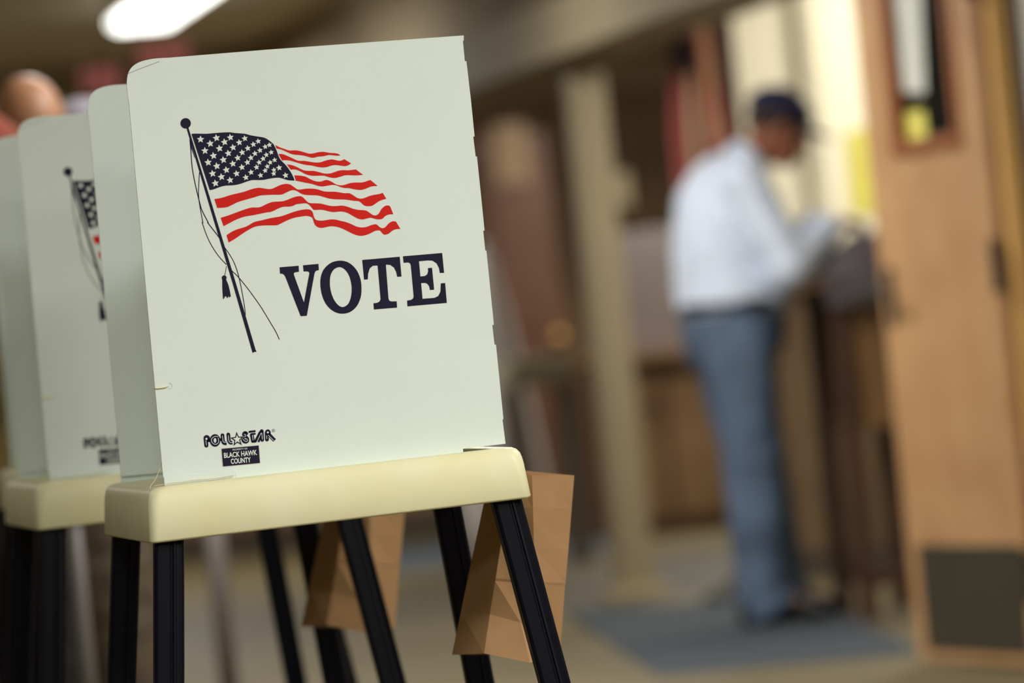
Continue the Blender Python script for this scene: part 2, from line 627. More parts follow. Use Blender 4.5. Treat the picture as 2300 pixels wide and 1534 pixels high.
class Print:
    def __init__(s, lift):
        s.y = -lift
        s.bm = bmesh.new()

    def poly(s, pts, holes=()):
        """flat print with holes, filled by a 2D curve"""
        cu = bpy.data.curves.new('print', 'CURVE')
        cu.dimensions = '2D'
        cu.fill_mode = 'FRONT'
        for ring in [pts] + list(holes):
            L = [LC(*p, y=s.y) for p in ring]
            sp = cu.splines.new('POLY')
            sp.points.add(len(L) - 1)
            for q, p in zip(sp.points, L):
                q.co = (p.x, p.z, 0, 1)
            sp.use_cyclic_u = True
        o = bpy.data.objects.new('print', cu)
        C.objects.link(o)
        me = bpy.data.meshes.new_from_object(o.evaluated_get(bpy.context.evaluated_depsgraph_get()))
        bpy.data.objects.remove(o)
        vs = [s.bm.verts.new((v.co.x, s.y, v.co.y)) for v in me.vertices]
        for p in me.polygons:
            try:
                s.bm.faces.new([vs[i] for i in p.vertices])
            except ValueError:
                pass
        bpy.data.meshes.remove(me)
        bpy.data.curves.remove(cu)

    def stroke(s, pts, wd, cap=True):
        P = [Vector((p[0], p[1])) for p in pts]
        n = len(P)
        W = wd if hasattr(wd, '__len__') else [wd] * n
        prev = None
        for i in range(n):
            d = (P[min(n - 1, i + 1)] - P[max(0, i - 1)]).normalized()
            q = Vector((-d.y, d.x)) * W[i] / 2
            e = []
            for c in (P[i] + q, P[i] - q):
                l = LC(c.x, c.y, y=s.y)
                e.append(s.bm.verts.new((l.x, s.y, l.z)))
            if prev:
                s.bm.faces.new((prev[0], prev[1], e[1], e[0]))
            prev = e
        if cap:
            for i in (0, n - 1):
                s.disc(P[i], W[i] / 2)

    def disc(s, c, r, n=20):
        vs = []
        for k in range(n):
            t = 2 * math.pi * k / n
            l = LC(c[0] + r * math.cos(t), c[1] + r * math.sin(t), y=s.y)
            vs.append(s.bm.verts.new((l.x, s.y, l.z)))
        s.bm.faces.new(vs)

    def fan(s, pts, c=None):
        c = c or (sum(p[0] for p in pts) / len(pts), sum(p[1] for p in pts) / len(pts))
        l = LC(*c, y=s.y)
        cv_ = s.bm.verts.new((l.x, s.y, l.z))
        vs = []
        for p in pts:
            l = LC(*p, y=s.y)
            vs.append(s.bm.verts.new((l.x, s.y, l.z)))
        for i in range(len(vs)):
            s.bm.faces.new((cv_, vs[i], vs[(i + 1) % len(vs)]))

    def done(s, name, m, label=None):
        for f_ in s.bm.faces:
            f_.normal_update()
            if f_.normal.y > 0:
                f_.normal_flip()
        me = bpy.data.meshes.new(name)
        s.bm.to_mesh(me)
        s.bm.free()
        o = link(name, me, m, wing)
        if label:
            o['label'] = label
        return o


def sm(pts, sub=4):
    return [(p.x, p.y) for p in catmull([(x, y, 0) for x, y in pts], sub)]


def smc(pts, sub=4):
    return [(p.x, p.y) for p in catmull([(x, y, 0) for x, y in pts], sub, True)]


canton = Print(.0003)
ct = sm(pxl(K1, [(862, 350), (905, 345), (1060, 347), (1200, 335), (1350, 328), (1420, 337), (1550, 347), (1620, 365), (1700, 380), (1780, 392), (1830, 410), (1880, 445), (1922, 480)]))
ct += sm(pxl(K1, [(1922, 480), (1942, 520), (1965, 570), (1990, 640), (2020, 690), (2070, 740), (2110, 790), (2150, 850), (2180, 910), (2195, 952)]))[1:]
ct += sm(pxl(K1, [(2195, 952), (2120, 948), (2070, 935), (2010, 917), (1960, 915), (1880, 925), (1800, 942), (1720, 945), (1650, 945), (1590, 960), (1500, 992), (1420, 1010), (1300, 1018), (1230, 1035), (1150, 1065), (1098, 1075)]))[1:]
canton.poly(ct)
canton.done('canton_print', m_navy, 'navy star field of the printed flag')
stars = Print(.0005)
ST = [(980, 420), (1185, 402), (1365, 395), (1552, 408), (1725, 445), (1870, 492), (1105, 475), (1290, 455), (1480, 460), (1662, 485), (1815, 515),
      (1037, 567), (1225, 537), (1400, 525), (1590, 535), (1748, 562), (1893, 587), (1147, 632), (1338, 600), (1518, 590), (1683, 603), (1830, 620),
      (1078, 718), (1275, 685), (1460, 660), (1630, 658), (1788, 670), (1937, 687), (1190, 765), (1397, 735), (1585, 717), (1737, 718), (1880, 718),
      (1135, 862), (1313, 815), (1515, 780), (1703, 780), (1843, 770), (1995, 787), (1250, 905), (1445, 862), (1632, 845), (1815, 823), (1928, 815),
      (1172, 987), (1362, 947), (1565, 912), (1755, 885), (1925, 862), (2078, 885)]
for i, (x, y) in enumerate(ST):
    ro = 50 - 14 * max(0, min(1, (x - 1250) / 600)) + (6 if x > 1960 else 0)
    a0 = math.radians(-96 + 14 * max(0, (1150 - x) / 200) * .8 - 4)
    pts = []
    for k in range(10):
        r_ = ro if k % 2 == 0 else ro * .46
        t = a0 + math.pi * k / 5
        pts.append((x + r_ * math.cos(t), y + r_ * math.sin(t)))
    c = pxl(K1, [(x, y)])[0]
    stars.fan(pxl(K1, pts), c)
stars.done('star_print', m_ink_white, 'fifty pale stars')

stripes = Print(.0003)
S = []
S.append((pxl(K2, [(105, 147), (160, 175), (230, 200), (290, 218), (350, 216), (400, 220), (460, 235), (540, 258), (600, 255), (660, 240), (720, 235), (770, 242), (820, 250), (870, 252), (920, 262), (945, 283)]),
          pxl(K2, [(945, 283), (900, 285), (850, 280), (800, 276), (760, 285), (720, 293), (660, 297), (600, 312), (550, 305), (490, 288), (430, 278), (360, 272), (310, 262), (250, 235), (180, 205), (122, 193)])))
S.append((pxl(K2, [(147, 262), (200, 265), (250, 283), (310, 310), (380, 343), (420, 352), (480, 352), (540, 362), (620, 373), (690, 370), (750, 350), (820, 334), (870, 338), (920, 350), (960, 348), (995, 330)]),
          pxl(K2, [(1085, 384), (1050, 408), (1010, 420), (960, 415), (900, 407), (840, 410), (780, 430), (720, 437), (650, 430), (580, 413), (510, 405), (440, 390), (370, 370), (300, 350), (240, 343), (193, 347)])))
S.append((pxl(K2, [(255, 398), (310, 405), (370, 425), (430, 455), (480, 475), (540, 481), (600, 482), (660, 495), (740, 515), (810, 515), (870, 497), (930, 478), (980, 472), (1040, 474), (1090, 470), (1145, 462)]),
          pxl(K2, [(1240, 533), (1150, 540), (1060, 537), (1000, 540), (930, 562), (870, 573), (810, 565), (740, 545), (680, 543), (610, 545), (550, 540), (490, 520), (430, 488), (380, 467), (340, 463), (307, 467)])))
S.append((pxl(K2, [(350, 540), (430, 543), (500, 558), (570, 595), (640, 618), (700, 618), (740, 603), (780, 600), (830, 620), (890, 655), (950, 668), (1000, 662), (1070, 640), (1140, 632), (1220, 632), (1270, 620), (1332, 598)]),
          pxl(K2, [(1427, 676), (1350, 682), (1290, 705), (1230, 725), (1180, 727), (1120, 718), (1060, 705), (1000, 702), (950, 690), (900, 670), (850, 663), (790, 670), (720, 682), (660, 675), (580, 650), (500, 635), (430, 620), (370, 608)])))
S.append((pxl(K1, [(1158, 1190), (1250, 1175), (1380, 1135), (1530, 1100), (1650, 1060), (1740, 1045)]) +
          pxl(K2, [(0, 715), (60, 713), (110, 692), (170, 665), (230, 650), (290, 655), (340, 685), (390, 720), (430, 722), (490, 713), (560, 710), (640, 717), (720, 742), (780, 750), (860, 750), (920, 757), (1000, 770), (1060, 770), (1110, 795), (1160, 828), (1210, 840), (1260, 830), (1330, 803), (1400, 788), (1450, 780), (1492, 764)]),
          pxl(K2, [(1540, 842), (1470, 862), (1420, 890), (1360, 930), (1300, 938), (1250, 925), (1190, 875), (1120, 868), (1040, 855), (960, 850), (880, 848), (800, 838), (720, 815), (650, 798), (570, 795), (490, 790), (440, 775), (390, 745), (345, 730), (300, 737), (240, 765), (190, 787), (130, 790), (60, 790), (0, 793)]) +
          pxl(K1, [(1750, 1145), (1650, 1175), (1530, 1208), (1450, 1235), (1380, 1270), (1310, 1298), (1195, 1305)])))
S.append((pxl(K1, [(1240, 1432), (1330, 1405), (1440, 1365), (1540, 1328), (1640, 1300), (1740, 1297)]) +
          pxl(K2, [(0, 907), (60, 885), (120, 878), (190, 875), (250, 860), (310, 835), (370, 815), (430, 808), (470, 830), (520, 880), (560, 898), (630, 900), (700, 905), (770, 923), (830, 935), (900, 935), (970, 930), (1040, 945), (1110, 970), (1180, 985), (1270, 992), (1320, 1020), (1360, 1048), (1400, 1057), (1440, 1035), (1480, 970), (1530, 932), (1580, 932), (1600, 965)]),
          pxl(K2, [(1630, 1043), (1570, 1045), (1520, 1070), (1490, 1100), (1440, 1108), (1390, 1100), (1340, 1087), (1300, 1093), (1240, 1108), (1180, 1100), (1110, 1065), (1040, 1025), (980, 1008), (920, 1008), (860, 1013), (800, 1005), (740, 990), (680, 983), (605, 985), (570, 950), (530, 910), (490, 900), (440, 905), (380, 912), (330, 935), (280, 943), (210, 945), (150, 965), (90, 995), (40, 1013), (0, 1017)]) +
          pxl(K3, [(760, 15), (680, 28), (600, 55), (530, 90), (460, 127)])))
S.append((pxl(K3, [(490, 218), (540, 185), (600, 158), (690, 130), (770, 85), (840, 68)]) +
          pxl(K2, [(0, 1102), (80, 1085), (170, 1070), (250, 1045), (330, 1015), (420, 990), (500, 978), (560, 985), (590, 1020), (605, 1075), (630, 1112), (690, 1125), (760, 1118), (820, 1108), (880, 1110), (940, 1125), (1010, 1140), (1090, 1170), (1160, 1202), (1230, 1212), (1290, 1203), (1350, 1180), (1410, 1172), (1450, 1205), (1490, 1222), (1530, 1205), (1570, 1160), (1620, 1133), (1665, 1137)]),
          pxl(K2, [(1722, 1232), (1660, 1235), (1610, 1260), (1570, 1292), (1520, 1306), (1490, 1290), (1465, 1258), (1440, 1250), (1390, 1258), (1330, 1290), (1270, 1312), (1210, 1320), (1150, 1310), (1080, 1280), (1000, 1240), (940, 1215), (880, 1200), (820, 1197), (760, 1208), (700, 1218), (650, 1205), (620, 1180), (600, 1135), (585, 1090), (550, 1070), (500, 1063), (430, 1073), (360, 1085), (290, 1108), (220, 1140), (150, 1175), (110, 1185), (0, 1185)]) +
          pxl(K3, [(830, 122), (770, 135), (700, 172), (620, 225), (560, 265), (513, 292)])))
for a, b in S:
    a_, b_ = sm(a, 3), sm(b, 3)
    stripes.poly(a_ + (b_ if b_[0] != a_[-1] else b_[1:]))
stripes.done('stripe_print', m_red, 'seven waving red stripes of the printed flag')

pole = Print(.0003)
pole.disc((417, 277), 11.8, 28)
pole.stroke([(421, 287), (479, 480), (527, 639), (571, 790)], [4.6, 6.6, 7.4, 8.6], cap=False)
pole.fan([(567, 789), (575, 787), (576.5, 790), (569.5, 790.5), (568, 793)])
for crop1, crop3, wdt in (
        ([(843, 420), (855, 560), (868, 740), (890, 890), (930, 1080), (970, 1240), (1000, 1340), (1080, 1495)], [(300, 90), (370, 180), (420, 245)], 2.1),
        ([(967, 845), (957, 1000), (955, 1150), (975, 1300), (1010, 1495)], [(245, 90), (290, 220), (350, 340), (420, 440), (490, 515)], 1.8),
        ([], [(470, 340), (520, 410), (570, 500), (605, 600), (630, 700), (655, 830), (675, 950), (682, 1030)], 1.8),
        ([], [(540, 575), (600, 630), (660, 700), (730, 790), (830, 930), (880, 1010), (940, 1110), (990, 1195), (1027, 1275)], 1.8),
        ([], [(492, 530), (482, 580), (473, 630)], 1.3)):
    pts = sm(pxl(K1, crop1) + pxl(K3, crop3), 4)
    pole.stroke(pts, wdt, cap=False)
pole.stroke(pxl(K1, [(845, 430), (862, 520)]) + pxl(K1, [(905, 660)]), [1.5, 2.5, .8], cap=False)
pole.disc(pxl(K3, [(467, 650)])[0], 5.6)
pole.poly(pxl(K3, [(447, 668), (448, 760), (455, 862), (465, 862), (475, 840), (485, 835), (495, 852), (503, 855), (510, 835), (520, 852), (527, 838), (536, 845), (525, 780), (510, 720), (488, 668)]))
pole.done('flagpole_print', m_navy, 'printed flagpole with cords and a tassel')

vote = Print(.0003)
vote.poly(pxl(K4, [(146, 315), (370, 297), (374, 368), (332, 373), (316, 382), (313, 396), (320, 418), (432, 727), (496, 385), (490, 370), (472, 363), (428, 365), (421, 291), (603, 275), (608, 348), (580, 354), (565, 366), (556, 390), (466, 885), (393, 889), (215, 430), (200, 405), (178, 390), (151, 389)]))
vote.poly(smc(pxl(K4, [(860, 237), (960, 262), (1045, 340), (1095, 450), (1108, 560), (1098, 670), (1050, 775), (970, 842), (870, 860), (780, 832), (700, 760), (648, 655), (625, 530), (632, 420), (672, 330), (755, 260)])),
          [smc(pxl(K4, [(850, 313), (910, 340), (960, 410), (988, 510), (992, 600), (977, 690), (942, 755), (885, 782), (830, 755), (780, 685), (747, 590), (737, 500), (745, 410), (785, 340)]))])
vote.poly(pxl(K4, [(1116, 229), (1557, 191), (1578, 424), (1527, 427), (1515, 370), (1490, 320), (1445, 287), (1394, 284), (1425, 680), (1432, 702), (1448, 714), (1470, 716), (1521, 714), (1526, 788), (1254, 811), (1248, 738), (1295, 731), (1320, 716), (1332, 690), (1297, 294), (1242, 297), (1205, 328), (1186, 390), (1182, 457), (1138, 460)]))
vote.poly(pxl(K4, [(1594, 186), (2055, 147), (2078, 380), (2028, 382), (2018, 325), (1990, 270), (1940, 237), (1880, 235), (1783, 245), (1800, 422), (1850, 418), (1878, 400), (1890, 365), (1888, 325), (1936, 320), (1961, 578), (1912, 582), (1903, 540), (1880, 508), (1850, 498), (1808, 502), (1825, 685), (1965, 674), (2010, 652), (2035, 600), (2039, 504), (2090, 499), (2110, 733), (1648, 774), (1643, 706), (1690, 698), (1714, 680), (1720, 655), (1687, 295), (1680, 272), (1660, 259), (1602, 262)]))
vote.done('vote_lettering', m_navy, 'navy slab serif word VOTE')

# maker's logo
lg = Print(.0003)
lw = Print(.00045)


def ls(pr, pts, wd, smooth=True, cap=True):
    p = pxl(K5, pts)
    pr.stroke(sm(p, 5) if smooth else p, wd / 10, cap)


ls(lg, [(335, 705), (325, 610), (318, 545), (322, 525), (342, 516), (362, 525), (372, 545), (368, 585)], 92)
ls(lg, [(400, 600), (380, 580)], 60)
ring = [(530 + 76 * math.cos(t), 592 + 98 * math.sin(t)) for t in (2 * math.pi * k / 28 for k in range(29))]
ls(lg, ring, 88, False, False)
ls(lg, [(640, 590), (668, 560)], 50)
ls(lg, [(697, 475), (706, 580), (716, 630), (748, 655), (790, 653)], 84, cap=False)
lg.disc(pxl(K5, [(697, 475)])[0], 4.2)
ls(lg, [(828, 458), (838, 570), (850, 615), (880, 642), (922, 640)], 84, cap=False)
lg.disc(pxl(K5, [(828, 458)])[0], 4.2)
# letters right of the star
ls(lg, [(1232, 436), (1212, 425), (1188, 432), (1180, 462), (1196, 500), (1236, 530), (1258, 570), (1248, 610), (1212, 622), (1176, 605), (1160, 570)], 82)
ls(lg, [(1305, 400), (1440, 384)], 50, False, False)
lg.disc(pxl(K5, [(1308, 402)])[0], 2.6)
ls(lg, [(1325, 452), (1442, 440)], 42, False, False)
ls(lg, [(1352, 450), (1385, 618)], 84, False, False)
ls(lg, [(1370, 622), (1440, 616)], 46, False, True)
ls(lg, [(1440, 600), (1545, 395)], 50, False, False)
ls(lg, [(1497, 625), (1575, 385)], 66, False, False)
ls(lg, [(1578, 382), (1590, 580)], 84, False)
ls(lg, [(1697, 572), (1690, 440), (1696, 405), (1715, 385), (1735, 400), (1738, 430), (1722, 455)], 84)
ls(lg, [(1722, 440), (1868, 592)], 84, False, False)
for k in range(1):
    so, si = [], []
    cx, cy = 1028, 568
    for j in range(10):
        t = math.radians(-95 + 36 * j)
        r_ = 172 if j % 2 == 0 else 72
        so.append((cx + r_ * math.cos(t) * .95, cy + r_ * math.sin(t)))
        si.append((cx + r_ * .62 * math.cos(t) * .95, cy + r_ * .62 * math.sin(t)))
    halo = [(cx + (p[0] - cx) * 1.05, cy + (p[1] - cy) * 1.05) for p in so]
    lw.fan(pxl(K5, halo), pxl(K5, [(cx, cy)])[0])
lg2 = Print(.0006)
lg2.poly(pxl(K5, so), [pxl(K5, si)])
lg3 = Print(.0003)
ls(lg3, [(1840 + 33 * math.cos(t), 370 + 33 * math.sin(t)) for t in (2 * math.pi * k / 20 for k in range(21))], 6, False, False)
ls(lg3, [(1828, 388), (1828, 354), (1846, 354), (1850, 364), (1842, 370), (1830, 371), (1852, 388)], 6, False, False)
# inline highlights
for pts, sm_ in (([(335, 700), (323, 590)], 0), ([(695, 485), (706, 580), (718, 622), (748, 634), (790, 630)], 1), ([(826, 475), (838, 580), (852, 618), (880, 640), (922, 636)], 1),
                 ([(600, 505), (545, 500), (490, 520), (452, 560), (452, 610), (485, 660), (535, 680), (585, 662), (612, 620), (606, 560), (598, 535)], 1),
                 ([(1183, 452), (1215, 470), (1200, 520)], 1), ([(1190, 545), (1240, 560), (1262, 590), (1245, 612), (1210, 612), (1180, 590), (1155, 560)], 1),
                 ([(1300, 428), (1445, 412)], 0), ([(1368, 470), (1386, 590)], 0), ([(1470, 628), (1568, 420)], 0), ([(1578, 420), (1594, 570)], 0),
                 ([(1696, 560), (1690, 480)], 0), ([(1722, 470), (1846, 594)], 0)):
    ls(lw, pts, 11, bool(sm_), False)
lw.disc(pxl(K5, [(338, 556)])[0], 2.3)
lw.disc(pxl(K5, [(528, 592)])[0], 2.6)
lw.disc(pxl(K5, [(1716, 412)])[0], 2.2)
lg.done('maker_logo', m_navy, 'navy rounded inline logo lettering')
lw.done('logo_inline', m_ink_white)
lg3.done('registered_mark', m_navy)
lg2.done('logo_star', m_navy, 'outlined navy star inside the logo')

# county sticker
stk = Print(.0003)
stk.poly(pxl(K5, [(660, 766), (1522, 690), (1554, 1106), (694, 1192)]))
stk.done('sticker_border', mat('sticker_edge', (226, 218, 210), .6), 'pale border of the county sticker')
stk = Print(.0005)
stk.poly(pxl(K5, [(676, 780), (1510, 705), (1540, 1098), (708, 1178)]))
stk.done('county_sticker', m_navy, 'navy sticker with the county name')


def text_print(lines, lift, name, m):
    me_all = Print(lift)
    for body, x0, y0, x1, y1, hgt, bold in lines:   # baseline from (x0,y0) to (x1,y1) in K5 units, cap height
        cu = bpy.data.curves.new('txt', 'FONT')
        cu.body = body
        cu.offset = bold
        o = bpy.data.objects.new('txt', cu)
        C.objects.link(o)
        me = bpy.data.meshes.new_from_object(o.evaluated_get(bpy.context.evaluated_depsgraph_get()))
        bpy.data.objects.remove(o)
        xs = [v.co.x for v in me.vertices]
        ys = [v.co.y for v in me.vertices]
        mnx, mxx, mny, mxy = min(xs), max(xs), min(ys), max(ys)
        d = Vector((x1 - x0, y1 - y0))
        up = Vector((-.085, -1)).normalized()
        vs = []
        for v in me.vertices:
            q = Vector((x0, y0)) + d * ((v.co.x - mnx) / (mxx - mnx)) + up * hgt * ((v.co.y - mny) / (mxy - mny))
            px, py = pxl(K5, [q])[0]
            l = LC(px, py, y=me_all.y)
            vs.append(me_all.bm.verts.new((l.x, me_all.y, l.z)))
        for p in me.polygons:
            try:
                me_all.bm.faces.new([vs[i] for i in p.vertices])
            except ValueError:
                pass
        bpy.data.meshes.remove(me)
    return me_all.done(name, m)


text_print([('PROPERTY OF', 924, 822, 1258, 793, 38, .006), ('BLACK HAWK', 735, 990, 1478, 918, 118, .022), ('COUNTY', 890, 1122, 1338, 1082, 118, .022)],
           .0007, 'sticker_lettering', m_ink_white)

# pencil scratch at the upper corner
scr = Print(.0003)
scr.stroke([(288, 165), (318, 153), (358, 138)], .9, False)
scr.done('scratch_mark', mat('pencil_line', (120, 112, 128), .7))

# strings
def cord(pts, r, parent, name='pen_cord', m=m_string):
    bm = bmesh.new()
    tube(bm, catmull(pts, 5), r, 6)
    return obj(name, bm, m, parent, True)


cord([LC(363, 1040, .006), LC(357, 1058, .0), LC(347, 1080, -.008), LC(339, 1090, -.014), LC(336.5, 1099, -.018)], .0005, booth)
cord([LC(345, 1091.5, -.012), LC(380, 1086, -.0095), LC(405, 1083, -.009), LC(425, 1080, -.009), LC(442, 1078, -.009), LC(470, 1076, -.009), LC(500, 1072, -.009), LC(526, 1067.5, -.009)], .0005, booth)
cord([LC(346, 872.5, .004), LC(350, 872, -.0012), LC(362, 871, -.0014), LC(372, 869, -.0014), LC(378, 866.5, -.0005)], .0010, booth, 'tie_cord', m_tray)
bm = bmesh.new()
tube(bm, catmull([LC(380, 860, -.0002), LC(385, 862, -.0003), LC(387, 867, -.0003), LC(384, 872, -.0003), LC(379, 873, -.0002)], 4), .0005, 5)
obj('cord_hole', bm, m_plastic_w, booth)

# brown paper bag at the rear of the booth
def bag_mesh(bm, dD=0.0):
    G = {}
    rows = [[(1104, 1050, 7.33), (1140, 1046, 7.275), (1195, 1068, 7.25), (1289, 1068, 7.31)],
            [(1086, 1137, 7.33), (1134, 1140, 7.27), (1197, 1140, 7.25), (1283, 1142, 7.31)],
            [(1067, 1227, 7.33), (1125, 1228, 7.265), (1199, 1230, 7.25), (1276, 1232, 7.31)],
            [(1052, 1297, 7.33), (1114, 1299, 7.26), (1202, 1306, 7.25), (1269, 1310, 7.31)],
            [(1051, 1303, 7.33), (1113, 1305, 7.2612), (1202, 1312, 7.2514), (1268, 1316, 7.3108)],
            [(1036, 1376, 7.33), (1101, 1380, 7.26), (1169, 1399, 7.232), (1262, 1400, 7.31)],
            [(1016, 1470, 7.318), (1088, 1467, 7.225), (1190, 1488, 7.185), (1257, 1470, 7.31)]]
    fr = [[bm.verts.new(at(x, y, d)) for x, y, d in r] for r in rows]
    bk = [[bm.verts.new(at(x, y, 7.40)) for x, y, d in (r[0], r[-1])] for r in rows]
    n = len(rows)
    for i in range(n - 1):
        for j in range(3):
            q = (fr[i][j], fr[i][j + 1], fr[i + 1][j + 1], fr[i + 1][j])
            if i == n - 2 and j == 1:
                bm.faces.new((q[0], q[1], q[3]))
                bm.faces.new((q[1], q[2], q[3]))
            elif i == n - 2:
                bm.faces.new(q)
            else:
                bm.faces.new(q)
        bm.faces.new((fr[i][0], fr[i + 1][0], bk[i + 1][0], bk[i][0]))
        bm.faces.new((fr[i][3], bk[i][1], bk[i + 1][1], fr[i + 1][3]))
        bm.faces.new((bk[i][0], bk[i + 1][0], bk[i + 1][1], bk[i][1]))
    bm.faces.new((fr[-1][0], fr[-1][1], fr[-1][2], fr[-1][3], bk[-1][1], bk[-1][0]))
    return rows


bm = bmesh.new()
bag_mesh(bm)
bag_root = at(1160, 1480, 7.3)
bmesh.ops.translate(bm, vec=-bag_root, verts=bm.verts)
bag = obj('paper_bag', bm, m_bag)
sol = bag.modifiers.new('s', 'SOLIDIFY')
sol.thickness, sol.offset = .0012, 0
bag.location = bag_root
tag(bag, 'brown paper bag hanging behind the right legs of the front voting booth', 'bag', 'paper bags on the booths')
# copies further along the row
for sh, lb, lbag in ((Vector((-.24, 1.2, 0)), 'second voting booth in the row, its blurred flag half hidden by the front booth',
                      'blurred brown paper bag seen under the front tray, on the second booth'),
                     (Vector((-.36, 2.42, 0)), 'third voting booth, rearmost of the row, mostly hidden behind the second booth', None)):
    b2 = copy_tree(booth)
    b2.location = booth.location + sh
    b2['label'] = lb
    if lbag:
        g2 = copy_tree(bag)
        g2.location = bag_root + sh
        g2['label'] = lbag


# ------------------------------------------------------------------ people
def capsule(bm, p0, r0, p1, r1, n=14):
    p0, p1 = Vector(p0), Vector(p1)
    d = (p1 - p0).normalized()
    x, y = frame_of(d)
    rings = []
    for a in (-80, -55, -30, -8):
        t = math.radians(a)
        rings.append((p0 + d * r0 * math.sin(t), r0 * math.cos(t)))
    rings.append((p0, r0))
    rings.append((p1, r1))
    for a in (8, 30, 55, 80):
        t = math.radians(a)
        rings.append((p1 + d * r1 * math.sin(t), r1 * math.cos(t)))
    loft(bm, [[c + (x * math.cos(t) + y * math.sin(t)) * r for t in (2 * math.pi * k / n for k in range(n))] for c, r in rings])


def ellipsoid(bm, c, s, rot=None, n=20):
    r = bmesh.ops.create_uvsphere(bm, u_segments=n, v_segments=n // 2 + 2, radius=1.0)
    m = Matrix.Translation(Vector(c)) @ (rot.to_4x4() if rot else Matrix.Identity(4)) @ Matrix.Diagonal(Vector((*s, 1)))
    bmesh.ops.transform(bm, matrix=m, verts=r['verts'])


def fuse(bm, voxel, smooth=4):
    me = bpy.data.meshes.new('fuse')
    bmesh.ops.recalc_face_normals(bm, faces=bm.faces)
    bm.to_mesh(me)
    bm.free()
    o = bpy.data.objects.new('fuse', me)
    C.objects.link(o)
    r = o.modifiers.new('r', 'REMESH')
    r.mode, r.voxel_size = 'VOXEL', voxel
    s = o.modifiers.new('s', 'SMOOTH')
    s.factor, s.iterations = .5, smooth
    dg = bpy.context.evaluated_depsgraph_get()
    out = bpy.data.meshes.new_from_object(o.evaluated_get(dg))
    bpy.data.objects.remove(o)
    bpy.data.meshes.remove(me)
    return out


def torso_rings(bm, rings, n=24):
    """rings: (centre, half depth along x, half width along y)"""
    loft(bm, [[(c[0] + a * math.cos(t), c[1] + b * math.sin(t), c[2] + tilt * a * math.cos(t)) for t in (2 * math.pi * k / n for k in range(n))]
              for c, a, b, tilt in rings])


